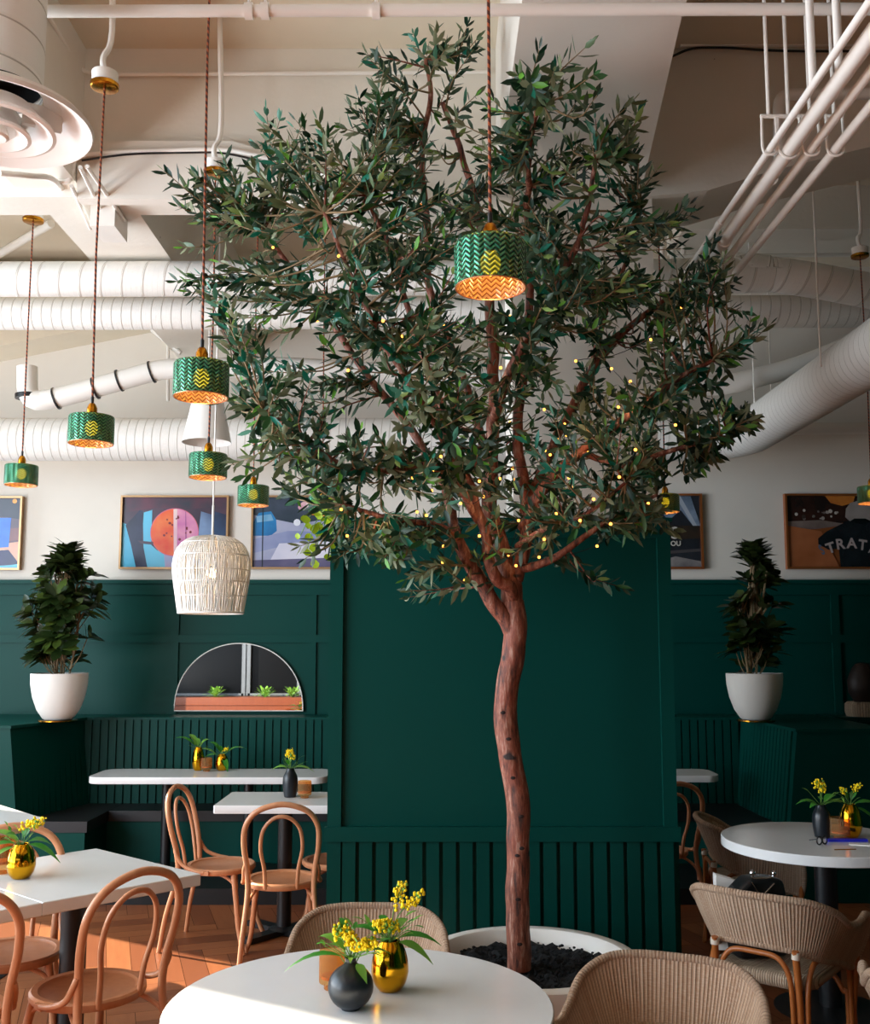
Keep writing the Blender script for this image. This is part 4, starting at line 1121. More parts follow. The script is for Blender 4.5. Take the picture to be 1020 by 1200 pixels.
def potted(label, px0, px1, ptop, pbot, Y, plantbox, seed, n=34):
    rn = random.Random(seed)
    c_ = P((px0 + px1) / 2, pbot, Y); zb_ = LEDGE; s_ = Y / F
    r0 = (px1 - px0) / 2 * s_; hh = ZZ(ptop, Y) - zb_ - .012
    r = thing('potted_plant', label, 'potted plant', (c_.x, Y, zb_))
    b = MB(); b.lathe([(.001, 0), (r0 * .62, 0), (r0 * .68, .004), (r0 * .68, .012), (.001, .012)], M['brass'], seg=32); b.build('saucer', r)
    b = MB(); b.lathe([(.001, .012), (r0 * .46, .013), (r0 * .54, .025), (r0 * .74, hh * .25), (r0 * .9, hh * .52), (r0 * .985, hh * .8), (r0, hh + .012), (r0 * .95, hh + .014), (r0 * .93, hh * .9), (.001, hh * .9)], M['potwhite'], seg=48)
    b.build('pot', r)
    b = MB(); b.lathe([(.001, hh * .92), (r0 * .93, hh * .92)], M['soil'], seg=32); b.build('soil', r)
    x0, x1, y0, y1 = plantbox; Wp = (x1 - x0) * s_; Hp = (y1 - y0) * s_; cxp = ((x0 + x1) / 2 - (px0 + px1) / 2) * s_
    st_ = MB(); fo = MB(); tops = []
    for k in range(5):
        a = rn.uniform(0, 6.28); q = rn.uniform(.01, .06); tx, ty = cxp + rn.uniform(-.12, .12), rn.uniform(-.08, .08)
        tz_ = hh * .9 + Hp * rn.uniform(.55, .93)
        pts = cat([(q * math.cos(a), q * math.sin(a), hh * .9), (q * math.cos(a) * 1.5 + tx * .2, ty * .3, hh + Hp * .3), (tx, ty, tz_)], 5)
        st_.tube(pts, .008, M['twig'], 6); tops.append(pts)
    for k in range(n):
        u = rn.random(); z = hh + Hp * (.06 + .9 * u)
        wf = math.sin(PI * min(1, (u * .8 + .18))) ** .7 * Wp / 2
        if u > .8: wf *= .45
        a = rn.uniform(0, 6.28); rr = wf * math.sqrt(rn.uniform(.08, 1)) * .72
        c0 = Vector((cxp * (.6 if u < .3 else 1) + rr * math.cos(a), rr * math.sin(a) * .8, z))
        sp_ = rn.choice(tops); m0 = sp_[min(len(sp_) - 1, int(u * .7 * len(sp_)))]
        st_.tube([m0, m0.lerp(c0, .6) + Vector((0, 0, -.03)), c0], .0035, M['twig'], 4, cap=False)
        ax = (c0 - Vector((cxp, 0, z - .16))).normalized()
        nl = rn.randint(6, 9)
        for j in range(nl):
            q = Quaternion(ax, 2 * PI * j / nl * 1.0 + rn.uniform(-.3, .3))
            side = ax.orthogonal().normalized(); side = q @ side
            dv = (ax * rn.uniform(.1, .8) + side * rn.uniform(.7, 1)).normalized()
            leafblade(fo, c0 + ax * rn.uniform(-.02, .03), dv, ax, rn.uniform(.12, .17), rn.uniform(.050, .072), M['rubber'] if rn.random() < .82 else M['rubber2'], .15, rn.uniform(0, .2), 4, (.3, .7, 1, .9))
    st_.build('stems', r); fo.build('foliage', r, ang=80)
    return r
Yp = 7.32
potted('bushy dark green plant in a tall white pot on the left ledge beside the mirror', 36, 100, 789, 841, Yp, (12, 128, 648, 800), 11, 74)
potted('dark leafy plant in a white pot on the shaded right ledge', 854, 918, 789, 841, Yp, (850, 928, 646, 800), 12, 58)
# dark ornament at the right edge
po = P(1016, 842, 7.75); zz = LEDGE
r = thing('ledge_ornament', 'dark round ornament on a small woven stand at the far right edge', 'ornament', (po.x + .03, 7.86, zz))
b = MB(); b.lathe([(.001, 0), (.13, 0), (.14, .03), (.14, .09), (.12, .11), (.001, .11)], M['weaveseat'], seg=28); b.build('stand', r)
b = MB(); b.lathe([(.001, .11), (.07, .11), (.11, .18), (.115, .27), (.08, .36), (.05, .40), (.001, .41)], plain('dark_brown_ceramic', '2a1d18', .5), seg=28); b.build('body', r)
# ------------------------------------------------------------ planter and olive tree
Yt = 4.36
pc = P(622, 1120, Yt); zr = .30; Rp = .455
# rim height from the back rim pixel
zr = ZZ(1085, Yt + Rp - .01); zr = max(.2, min(.45, zr))
pc = Vector((P(622, 1118, Yt).x, Yt, 0))
pl0 = thing('tree_planter', 'wide round white planter around the olive tree trunk', 'planter', tuple(pc))
b = MB(); b.lathe([(.001, 0), (Rp * .80, 0), (Rp * .84, .01), (Rp * .95, zr * .6), (Rp, zr - .045), (Rp, zr - .006), (Rp - .008, zr), (Rp - .05, zr), (Rp - .058, zr - .008), (Rp - .075, zr - .1), (.001, zr - .1)], M['potwhite'], seg=72); b.build('planter', pl0)
rr_ = random.Random(9); so = MB(); rows = []
from mathutils import noise as mnoise
for i in range(15):
    r_ = (Rp - .066) * i / 14; row = []
    for k in range(73):
        a = 2 * PI * (k % 72) / 72; v = Vector((r_ * math.cos(a), r_ * math.sin(a), 0))
        row.append((v.x, v.y, zr - .062 + .035 * mnoise.noise(v * 14) + .018 * mnoise.noise(v * 40)))
    rows.append(row)
so.grid(rows, M['soil']); 
for k in range(700):
    a = rr_.uniform(0, 6.28); q = (Rp - .08) * math.sqrt(rr_.random()); s_ = rr_.uniform(.004, .010)
    so.sphere((q * math.cos(a), q * math.sin(a), zr - .055 + s_ * .3), s_, M['soil'], 5, 3, (1, rr_.uniform(.6, 1), .7))
so_ = so.build('potting_soil', ang=20); so_.location = tuple(pc); tag(so_, 'black soil filling the white planter', 'soil', kind='stuff')

TR = thing('olive_tree', 'tall olive tree with a twisting reddish trunk and wide airy crown', 'olive tree', P(609, 1128, Yt))
TR.location.z = zr - .08
tb = MB()
def cvt(pts): return [P(x, y, Y) for x, y, Y in pts]
skel = []     # (point, radius, dist)
def limb(pts, r0, r1, seg=12, wob=.0, sub=8):
    q = cat(cvt(pts), sub); n = len(q)
    rs = [r0 + (r1 - r0) * (i / (n - 1)) for i in range(n)]
    rs = [r * (1 + .09 * mnoise.noise(q[i] * 5 + Vector((r0 * 90, 0, 0)))) for i, r in enumerate(rs)]
    q2 = [p + Vector((mnoise.noise(p * 9), mnoise.noise(p * 9 + Vector((5, 0, 0))), 0)) * wob for p in q]
    tb.tube(q2, rs, M['bark'], seg)
    for p, r in zip(q2, rs): skel.append((p, r))
    return q2
s_ = Yt / F
limb([(609, 1135, Yt), (607, 1080, Yt), (607, 1000, Yt), (608, 940, Yt), (597, 880, Yt), (593, 820, Yt), (601, 770, Yt), (605, 735, Yt), (601, 705, Yt)], 13.5 * s_, 13.5 * s_, 20, .006)
limb([(603, 745, Yt), (594, 726, Yt - .01), (577, 706, Yt - .03), (566, 684, Yt - .05), (550, 660, Yt - .08), (536, 632, Yt - .12)], 11 * s_, 7 * s_, 14, .004)
limb([(603, 735, Yt), (600, 690, Yt), (590, 655, Yt + .02), (580, 620, Yt + .02), (574, 575, Yt + .05), (577, 500, Yt + .05), (579, 420, Yt + .05), (574, 350, Yt + .05), (565, 270, Yt + .02), (545, 190, Yt), (520, 120, Yt)], 13 * s_, 3 * s_, 14, .012)
limb([(604, 715, Yt), (598, 690, Yt - .05), (582, 680, Yt - .08), (574, 660, Yt - .1), (571, 630, Yt - .1), (560, 600, Yt - .12), (548, 560, Yt - .16), (530, 510, Yt - .2), (505, 440, Yt - .25), (480, 370, Yt - .25), (455, 290, Yt - .25), (430, 230, Yt - .25)], 8 * s_, 2.5 * s_, 12, .012)
limb([(604, 680, Yt), (615, 640, Yt), (618, 590, Yt + .02), (608, 520, Yt + .1), (612, 440, Yt + .12), (620, 340, Yt + .12), (618, 250, Yt - .1), (622, 170, Yt - .5), (635, 110, Yt - .75)], 9 * s_, 2.5 * s_, 12, .012)
limb([(606, 668, Yt), (630, 662, Yt - .05), (660, 648, Yt - .08), (690, 625, Yt - .1), (730, 600, Yt - .1), (770, 580, Yt - .1)], 5.5 * s_, 2 * s_, 10, .01)
limb([(612, 620, Yt + .02), (640, 570, Yt - .1), (680, 530, Yt - .15), (720, 500, Yt - .2), (760, 470, Yt - .25), (800, 440, Yt - .25), (840, 420, Yt - .25)], 7 * s_, 2.5 * s_, 10, .012)
limb([(614, 600, Yt), (650, 520, Yt + .15), (690, 440, Yt + .2), (730, 390, Yt + .2), (770, 360, Yt + .2), (810, 330, Yt + .2)], 7 * s_, 3 * s_, 10, .012)
limb([(536, 632, Yt - .12), (510, 615, Yt - .15), (470, 610, Yt - .2), (430, 600, Yt - .2), (400, 590, Yt - .2)], 4.5 * s_, 2 * s_, 10, .01)
limb([(560, 610, Yt - .1), (530, 560, Yt - .3), (490, 545, Yt - .35), (450, 552, Yt - .4), (400, 545, Yt - .4), (350, 510, Yt - .4), (310, 480, Yt - .4)], 5 * s_, 2 * s_, 10, .012)
limb([(536, 632, Yt - .12), (520, 570, Yt + .1), (480, 500, Yt + .2), (430, 440, Yt + .2), (390, 380, Yt + .2), (350, 330, Yt + .2), (325, 290, Yt + .15), (300, 260, Yt + .1)], 6.5 * s_, 2.5 * s_, 10, .012)
limb([(577, 560, Yt), (560, 500, Yt + .2), (535, 420, Yt + .25), (505, 340, Yt + .25), (500, 260, Yt + .2), (495, 180, Yt + .1), (505, 110, Yt), (498, 70, Yt)], 6 * s_, 2.5 * s_, 10, .012)
limb([(579, 500, Yt), (600, 430, Yt - .35), (640, 360, Yt - .45), (670, 300, Yt - .5), (690, 240, Yt - .5), (700, 180, Yt - .6)], 6 * s_, 2 * s_, 10, .012)
limb([(548, 560, Yt - .16), (500, 480, Yt - .5), (450, 400, Yt - .6), (410, 320, Yt - .6), (380, 250, Yt - .55)], 5 * s_, 2 * s_, 10, .012)
limb([(690, 440, Yt + .2), (710, 370, Yt + .1), (735, 300, Yt + .1), (750, 240, Yt + .1)], 4 * s_, 1.8 * s_, 8, .01)
limb([(680, 530, Yt - .15), (730, 545, Yt - .2), (780, 530, Yt - .2), (830, 515, Yt - .25), (860, 500, Yt - .25)], 4 * s_, 1.6 * s_, 8, .01)
limb([(606, 640, Yt), (640, 620, Yt - .35), (690, 600, Yt - .55), (740, 560, Yt - .6)], 4 * s_, 1.6 * s_, 8, .01)
# knots
M['knot'] = plain('dark_knot', '241512', .8)
for (x, y) in ((592, 868), (611, 910), (613, 955), (604, 988), (611, 1002), (612, 1050), (605, 835), (607, 1100)):
    c_ = P(x, y, Yt); q_ = min(skel[:65], key=lambda s: (s[0] - c_).length); c_ = q_[0] + Vector(((x % 5 - 2) * .006, -q_[1] * .96, 0)); tb.sphere(c_, .011, M['knot'], 8, 5, (1.1, .35, .7)); tb.tube([c_ + Vector((.014 * math.cos(a), .002 + .006 * abs(math.cos(a)), .011 * math.sin(a))) for a in [2 * PI * i / 12 for i in range(12)]], .0035, M['bark'], 5, closed=True)
tr_ = part(tb, 'trunk', TR, ang=80)

# crown outline and twigs
outline = [(205, 205), (250, 200), (290, 150), (330, 135), (400, 140), (430, 70), (470, 75), (500, 38), (548, 40), (600, 80), (640, 75), (690, 60), (700, 95), (745, 125), (750, 200), (815, 250), (850, 290), (870, 350), (893, 378), (860, 420), (850, 440), (885, 495), (850, 530), (800, 560), (780, 590), (790, 625), (735, 640), (735, 680), (690, 655), (640, 650), (600, 640), (560, 640), (520, 670), (480, 695), (430, 640), (390, 660), (345, 655), (385, 610), (395, 575), (300, 565), (262, 550), (280, 500), (262, 470), (290, 430), (265, 400), (250, 370), (205, 330), (230, 300), (240, 270), (200, 240)]
def inside(x, y, poly=outline):
    c_ = False; j = len(poly) - 1
    for i in range(len(poly)):
        xi, yi = poly[i]; xj, yj = poly[j]
        if (yi > y) != (yj > y) and x < (xj - xi) * (y - yi) / (yj - yi) + xi: c_ = not c_
        j = i
    return c_
rt = random.Random(21)
tips = []
sprigs = [(192, 200), (312, 128), (328, 140), (430, 64), (440, 100), (485, 40), (512, 34), (548, 30), (560, 45), (632, 58), (690, 52), (660, 70), (742, 118), (748, 130), (815, 248), (808, 240), (903, 380), (880, 372), (885, 490), (868, 480), (850, 300), (206, 330), (232, 250), (262, 470), (270, 545), (285, 560), (250, 375), (352, 640), (395, 655), (480, 700), (440, 650), (735, 690), (700, 675), (790, 620), (345, 150), (400, 150), (372, 140), (300, 170), (770, 200), (735, 160), (215, 290), (240, 340), (300, 300), (860, 330), (870, 400), (845, 450), (840, 540), (820, 520), (520, 665), (560, 655), (660, 660), (295, 520), (275, 430), (330, 570)]
for (x, y) in sprigs:
    p = P(x, y, Yt + rt.uniform(-.45, .25))
    if .2 < p.x < 1.15 and p.z > 3.86: p = P(x, y, p.y * (3.82 - H) / (p.z - H))
    tips.append(p)
while len(tips) < 820:
    x, y = rt.uniform(190, 905), rt.uniform(30, 700)
    if not inside(x, y): continue
    # thinner at the lower left and between the clusters, as in the photograph
    dn = 1.0
    if x < 400 and y > 380: dn = .62
    if x < 330 and y > 200: dn = min(dn, .6)
    if y < 140: dn = .75
    if mnoise.noise(Vector((x * .016, y * .016, 3))) < -.12: dn *= .08
    if rt.random() > dn: continue
    ex = ((x - 545) / 350) ** 2 + ((y - 370) / 345) ** 2
    dep = math.sqrt(max(.05, 1 - ex)) * .82
    Y = Yt - .12 + rt.uniform(-1, .62) * dep
    Y = min(Y, YW - .22)
    p = P(x, y, Y)
    if .2 < p.x < 1.15 and p.z > 3.86:
        if rt.random() < .5: continue
        Y *= (rt.uniform(3.45, 3.86) - H) / (p.z - H); p = P(x, y, Y)
    if (p - P(575, 312, 2.4)).length < .35: continue
    tips.append(p)
sk = [(p, r) for p, r in skel if p.z > 1.9]
lf = [MB()]
tw = MB()
nl_ = 0
def leaf(b, base, d, nrm, L, W_, m):
    s_ = d.cross(nrm).normalized(); k = b.mi(m); o = len(b.v)
    cur = rt.uniform(-.12, .16) * L
    m1 = base + d * L * .35 - nrm * (W_ * .16); m2 = base + d * L * .72 - nrm * (W_ * .12 + cur * .5); tp = base + d * L - nrm * cur
    b.v += [tuple(q) for q in (base, base + d * L * .34 + s_ * W_ * .46, m1, base + d * L * .34 - s_ * W_ * .46, base + d * L * .70 + s_ * W_ * .42 - nrm * cur * .4, m2, base + d * L * .70 - s_ * W_ * .42 - nrm * cur * .4, tp)]
    for f in ((0, 1, 2), (0, 2, 3), (1, 4, 5, 2), (2, 5, 6, 3), (4, 7, 5), (5, 7, 6)):
        b.f.append(tuple(o + i for i in f)); b.m.append(k); b.uv.append(None)
crown_c = P(560, 430, Yt)
for T in tips:
    # attach to the skeleton node that lies towards the trunk
    best = None
    for p, r in sk[::2]:
        v = T - p; L = v.length
        if L < .12: continue
        sc = L + .45 * max(0, p.z - T.z) + .25 * max(0, (p - crown_c).length - (T - crown_c).length)
        if best is None or sc < best[0]: best = (sc, p, L)
    _, N, L = best
    v = T - N
    mid = N + v * .5 + Vector((rt.uniform(-.05, .05), rt.uniform(-.05, .05), rt.uniform(-.08, .03)))
    crv = cat([N, mid, T], 7)
    tw.tube(crv, [.0055 * (1 - .75 * i / 14) for i in range(len(crv))], M['twig'] if rt.random() < .85 else M['bark'], 5, cap=False)
    # leaves along the outer part
    tot = sum((crv[i + 1] - crv[i]).length for i in range(len(crv) - 1)); use = min(tot, rt.uniform(.20, .42)); acc = 0
    mm = rt.random(); base_m = 0 if mm < .48 else (1 if mm < .72 else (2 if mm < .9 else 3))
    pos = []; segs = []
    d_ = tot
    stepl = rt.uniform(.028, .040); s0 = tot - use; s = s0
    cum = [0]
    for i in range(len(crv) - 1): cum.append(cum[-1] + (crv[i + 1] - crv[i]).length)
    ang = rt.uniform(0, PI)
    while s <= tot:
        i = max(j for j in range(len(cum)) if cum[j] <= s + 1e-9); i = min(i, len(crv) - 2)
        t_ = (s - cum[i]) / max(1e-6, cum[i + 1] - cum[i]); p = crv[i].lerp(crv[i + 1], t_); d = (crv[i + 1] - crv[i]).normalized()
        side = d.orthogonal().normalized(); side = Quaternion(d, ang) @ side
        for sg in (1, -1):
            dd = (d * rt.uniform(.5, 1.0) + side * sg * rt.uniform(.6, 1.0) + Vector((0, 0, -.12))).normalized()
            nn = dd.cross(side.cross(d)).normalized(); nn = (nn + Vector((rt.uniform(-.5, .5), rt.uniform(-.5, .5), rt.uniform(-.3, .3)))).normalized()
            nn = (nn - dd * nn.dot(dd)).normalized()
            q = rt.random(); mk = base_m if q < .7 else rt.choice([0, 0, 1, 2, 3, 4])
            if rt.random() < .93: leaf(lf[0], p, dd, nn, rt.uniform(.06, .095) * (1 if s < tot - .05 else .8), rt.uniform(.016, .026), LEAF[mk]); nl_ += 1
        ang += rt.uniform(.9, 1.5); s += stepl
    dT = (crv[-1] - crv[-2]).normalized(); leaf(lf[0], crv[-1], dT, dT.orthogonal().normalized(), .05, .012, LEAF[4 if rt.random() < .2 else base_m]); nl_ += 1
part(tw, 'twigs', TR, ang=80); fo = part(lf[0], 'foliage', TR, ang=80)
print('leaves', nl_)

# string lights wound through the crown
SL = thing('string_lights', 'string of tiny warm fairy lights wound round the olive tree branches', 'string lights', P(590, 640, Yt))
bulbs = [(407, 628), (400, 597), (586, 561), (601, 549), (545, 680), (596, 652), (605, 663), (638, 632), (652, 602), (667, 560), (673, 570), (716, 614), (726, 559), (745, 527), (725, 477), (655, 568), (639, 528), (645, 533), (662, 497), (590, 371), (598, 371), (587, 431), (675, 423), (717, 432), (739, 447), (763, 398), (719, 337), (799, 360), (787, 478), (792, 498), (598, 495), (603, 562), (562, 564), (567, 582), (575, 612), (562, 628), (472, 394), (449, 376), (408, 434), (397, 300), (372, 376), (497, 162), (493, 240), (435, 635), (462, 641), (519, 659), (506, 575), (489, 600), (500, 604), (536, 625), (484, 625), (520, 640), (517, 535), (507, 552), (484, 560), (547, 553), (680, 610), (696, 585), (608, 610), (632, 653), (700, 640), (540, 590), (760, 590), (690, 530), (655, 515), (664, 510), (500, 365), (520, 380), (638, 480), (320, 290)]
wire = MB(); path = []
for (x, y) in bulbs:
    best = min(sk, key=lambda q: (Vector(((q[0] - P(x, y, q[0].y)).x, (q[0] - P(x, y, q[0].y)).z)).length + .15 * (q[0].y - Yt + .5)))
    Y = best[0].y - best[1] - .05; Y = min(Y, Yt - .05)
    p = P(x, y, Y)
    b = MB(); b.sphere((0, 0, 0), .0062, M['fairy'], 8, 6); o = b.build('fairy_bulb', SL); o.location = p - Vector(SL.location)
    n_ = best[0] + Vector((0, -best[1], 0)); path.append(p)
order = [path.pop(0)]
while path:
    k = min(range(len(path)), key=lambda q: (path[q] - order[-1]).length); order.append(path.pop(k))
wp = []
for p, q in zip(order[:-1], order[1:]): wp += [p + Vector((0, .008, .004)), p.lerp(q, .5) + Vector((0, .06, -.01))]
wire.tube(cat(wp, 3), .0016, M['black'], 4)
part(wire, 'wire', SL)
for (x, y) in ((590, 600), (670, 520), (440, 620), (740, 480), (560, 450)):
    pt_light(P(x, y, Yt - .25), .5, (1, .7, .4), .05)

# lime vine on top of the partition's left edge
vr = random.Random(4); VN = thing('trailing_vine', 'lime green round-leaved sprig hanging beside the upper left edge of the partition', 'vine', P(392, 612, YW - .06))
b = MB(); fo = MB()
for tgt in ((352, 628), (366, 662), (372, 640), (388, 650), (378, 606), (392, 590), (360, 645), (385, 630)):
    a0 = P(398, 608, YW - .02); a0.z = zt + .025; e_ = P(tgt[0], tgt[1], YW - .12)
    c_ = cat([a0, a0.lerp(e_, .5) + Vector((-.02, -.08, .06)), e_], 6); b.tube(c_, .0022, M['stem'], 5)
    for k in range(4):
        p = c_[-1 - k * 2] + Vector((vr.uniform(-.02, .02), vr.uniform(-.02, .02), vr.uniform(-.015, .015)))
        r_ = vr.uniform(.014, .026); n_ = Vector((vr.uniform(-.5, .5), -1, vr.uniform(-.4, .7))).normalized(); u = n_.orthogonal().normalized(); w_ = n_.cross(u)
        kx = fo.mi(M['limeleaf']); o0 = len(fo.v); fo.v.append(tuple(p - n_ * .004))
        for j in range(10):
            a = 2 * PI * j / 10; fo.v.append(tuple(p + (u * math.cos(a) + w_ * math.sin(a)) * r_ * (1 if j % 5 else .8)))
        for j in range(10): fo.f.append((o0, o0 + 1 + j, o0 + 1 + (j + 1) % 10)); fo.m.append(kx); fo.uv.append(None)
part(b, 'stems', VN); part(fo, 'foliage', VN)

# ------------------------------------------------------------ things on the tables
def vase_gold(label, px, py, wpx, z=TZ, group='gold egg-shaped vases', tall=1.25):
    g = G(px, py, z); s_ = (Vector((g.x, g.y, 0)).length) / F; r_ = wpx / 2 * s_ * .98; h = r_ * 2 * tall
    t_ = thing('gold_vase', label, 'vase', (g.x, g.y, z), 0, group)
    pr_ = [(.001, 0), (r_ * .48, 0), (r_ * .62, h * .025), (r_ * .86, h * .16), (r_ * .99, h * .34), (r_, h * .42), (r_ * .96, h * .6), (r_ * .8, h * .82), (r_ * .56, h * .97), (r_ * .50, h), (r_ * .47, h * .985), (r_ * .5, h * .9)]
    b = MB(); b.lathe([(v.x, v.z) for v in cat([(a, 0, c_) for a, c_ in pr_], 3)], M['gold'], seg=40); b.build('vase_body', t_)
    return g, h, r_
def vase_black(label, px, py, wpx, kind, z=TZ, hpx=None):
    g = G(px, py, z); s_ = (Vector((g.x, g.y, 0)).length) / F; r_ = wpx / 2 * s_
    t_ = thing('black_vase', label, 'vase', (g.x, g.y, z))
    if kind == 'round':
        h = r_ * 2.12
        pr_ = [(.001, 0), (r_ * .4, 0)] + [(r_ * math.sin(a), r_ * .93 - r_ * .95 * math.cos(a)) for a in [PI * (i / 14) for i in range(2, 13)]] + [(r_ * .22, h * .93), (r_ * .23, h), (r_ * .3, h * 1.02), (r_ * .22, h * 1.015)]
    else:
        h = hpx * s_ * 1.0
        pr_ = [(.001, 0), (r_ * .7, 0), (r_ * .85, h * .08), (r_, h * .4), (r_ * .95, h * .7), (r_ * .6, h * .9), (r_ * .5, h), (r_ * .42, h * .99)]
        pr_ = [(v.x, v.z) for v in cat([(a, 0, c_) for a, c_ in pr_], 4)]
    b = MB(); b.lathe(pr_, M['matteblack'], seg=40); b.build('vase_body', t_)
    return g, h, r_
def glass_cup(label, px, py, wpx, hpx, z=TZ, fluted=True):
    g = G(px, py, z); s_ = (Vector((g.x, g.y, 0)).length) / F; r_ = wpx / 2 * s_; h = hpx * s_ * 1.0
    t_ = thing('candle_glass', label, 'candle holder', (g.x, g.y, z), 0, 'amber candle glasses')
    wv = (lambda a: 1 + .03 * math.cos(a * 28)) if fluted else None
    b = MB(); b.lathe([(.001, .008), (r_ * .5, .006), (r_ * .55, 0), (r_ * .62, .002), (r_ * .6, h * .13), (r_ * .98, h * .18), (r_, h * .25), (r_, h * .93)], M['amber'], seg=112, wav=wv)
    b.lathe([(r_, h * .93), (r_ * 1.01, h), (r_ * .93, h), (r_ * .92, h * .3), (.001, h * .27)], M['amber'], seg=112); b.build('glass', t_)
    b = MB(); b.lathe([(.001, h * .28), (r_ * .85, h * .28), (r_ * .85, h * .36), (.001, h * .36)], plain('wax', 'c88a58', .5) if 'wax' not in bpy.data.materials else bpy.data.materials['wax'], seg=24); b.build('candle', t_)
    return g, h, r_
fr_ = random.Random(13)
def bunch(label, g, zt__, r_, sprays, leaves, sc=1.0, extra=0):
    """sprays: list of (dx,dz,size) blossoms; leaves: (dx,dy,dz,len,width)"""
    t_ = thing('flower_sprig', label, 'flower sprig', (g.x, g.y, zt__))
    st_, lv, bl = MB(), MB(), MB()
    o = Vector((0, 0, 0))
    for (dx, dz, size) in sprays:
        e_ = Vector((dx, fr_.uniform(-.02, .02), dz)) * sc
        c_ = cat([(0, 0, -.05 * sc), (dx * .2 * sc, 0, dz * .45 * sc), tuple(e_)], 6); st_.tube(c_, .0016 * sc, M['stem'], 5)
        for k in range(int(60 * size)):
            tt = fr_.uniform(.72, 1.02); p = c_[min(len(c_) - 1, int(tt * (len(c_) - 1)))]
            w_ = .014 * sc * size * (1.4 - tt) / .5 + .004
            bl.sphere((p.x + fr_.uniform(-w_, w_), p.y + fr_.uniform(-w_, w_), p.z + fr_.uniform(-.008, .012) * sc), fr_.uniform(.003, .0056) * sc, M['yellow'] if fr_.random() < .85 else M['fleaf2'], 5, 4)
    for (dx, dy, dz, L, W_) in leaves:
        d = Vector((dx, dy, dz)).normalized()
        st_.tube([(0, 0, -.03 * sc), tuple(d * .03 * sc)], .0015 * sc, M['stem'], 5)
        leafblade(lv, d * .025 * sc, d, Vector((0, -.3, 1)), L * sc, W_ * sc, M['fleaf'] if fr_.random() < .5 else M['fleaf2'], .25, .55, 6, (.2, .7, 1, .95, .75, .4))
    for k in range(extra):
        a = fr_.uniform(0, 6.28); d = Vector((math.cos(a), math.sin(a) * .8, fr_.uniform(.3, 1.4))).normalized(); q = d * fr_.uniform(.03, .09) * sc
        leafblade(lv, q, (d + Vector((fr_.uniform(-.6, .6), fr_.uniform(-.6, .6), 0))).normalized(), Vector((0, 0, 1)), fr_.uniform(.025, .05) * sc, .012 * sc, M['fleaf2'] if fr_.random() < .6 else M['fleaf'], .2, .3, 4, (.3, .9, 1, .6))
        st_.tube([(0, 0, 0), tuple(q)], .001 * sc, M['stem'], 4, cap=False)
    st_.build('stems', t_); lv.build('leaves', t_, ang=80)
    if bl.v: bl.build('blossoms', t_, ang=80)
# front table
g, h, r_ = vase_gold('gold egg vase on the front round table, right of the round black vase', 457, 1160, 43, tall=1.28)
bunch('yellow goldenrod sprig with broad leaves in the front gold vase', g, TZ + h * .96, r_, [(.085, .13, .9), (.035, .15, .8), (-.03, .05, 1.3), (-.01, .045, 1.3)],
      [(1, -.2, .5, .13, .026), (-.7, -.1, 1, .09, .03), (.5, .4, 1, .09, .03), (-.9, .1, .7, .13, .022), (.1, -.5, .9, .06, .028), (-.3, .5, 1, .1, .026), (.9, -.4, .1, .1, .03)], 1.0, 16)
g, h, r_ = vase_black('round matt black bottle vase at the front of the round table', 411, 1182, 51, 'round')
bunch('yellow flowering sprig with pale leaf in the round black vase', g, TZ + h * .98, r_, [(-.03, .075, 1.2), (.035, .04, 1.3), (.06, .045, 1.0), (.0, .06, .6)],
      [(-1, -.1, .35, .15, .02), (.8, .3, .9, .1, .022), (-.2, .2, 1, .16, .02), (-.8, .3, 1, .12, .03), (.5, -.6, -.2, .045, .025), (.9, .2, .5, .09, .02)], 1.0, 22)
glass_cup('fluted amber candle glass behind the round black vase', 389, 1159, 28, 42)
# left square tables
g, h, r_ = vase_gold('gold egg vase on the left square tables, beside yellow blossom', 24, 1029, 30, tall=1.2)
bunch('dark leafy sprig with a yellow blossom in the gold vase at left', g, TZ + h * .96, r_, [(.06, .09, 1.8)],
      [(-.9, 0, .8, .15, .03), (.9, -.2, .1, .13, .03), (-.6, -.3, -.1, .11, .03), (.2, .2, 1, .07, .03), (-.2, -.3, .5, .09, .035), (.7, 0, .35, .09, .03), (-1, -.3, .3, .12, .03)], 1.1, 8)
glass_cup('amber candle glass behind the left gold vase, cut off by the edge', 2, 1023, 26, 36, fluted=False)
# back table T5
g, h, r_ = vase_gold('left gold vase on the long back table', 232, 903, 14, tall=1.9)
bunch('leaning green sprig in the left gold vase of the back table', g, TZ + h * .9, r_, [], [(-.8, 0, .9, .26, .03), (-.4, .1, 1, .2, .04), (.5, 0, .9, .14, .03), (-.2, 0, 1, .12, .05), (.9, 0, .1, .12, .03)], 1.0, 10)
glass_cup('amber candle glass between the two gold vases of the back table', 242, 904, 12, 15)
g, h, r_ = vase_gold('right gold vase on the long back table', 260, 903, 15, tall=1.25)
bunch('green sprig with one yellow bud in the right gold vase of the back table', g, TZ + h * .9, r_, [(.03, .05, .7)], [(-.9, 0, .2, .15, .03), (.9, 0, .8, .22, .025), (-.5, 0, 1, .2, .035), (.3, -.4, -.3, .09, .04), (-.2, 0, 1, .1, .03)], 1.0, 8)
# T4
g, h, r_ = vase_black('tall matt black vase on the small white table by the partition', 340, 934, 17, 'tall', hpx=32)
bunch('upright yellow-green sprig in the tall black vase', g, TZ + h * .97, r_, [(-.005, .11, 1.3), (.02, .08, .6)], [(-1, 0, .4, .1, .03), (1, 0, .35, .13, .03), (.1, -.3, 1, .07, .03), (-.4, 0, 1, .07, .03)], 1.0, 12)
glass_cup('amber candle glass right of the tall black vase', 357, 935, 15, 19)
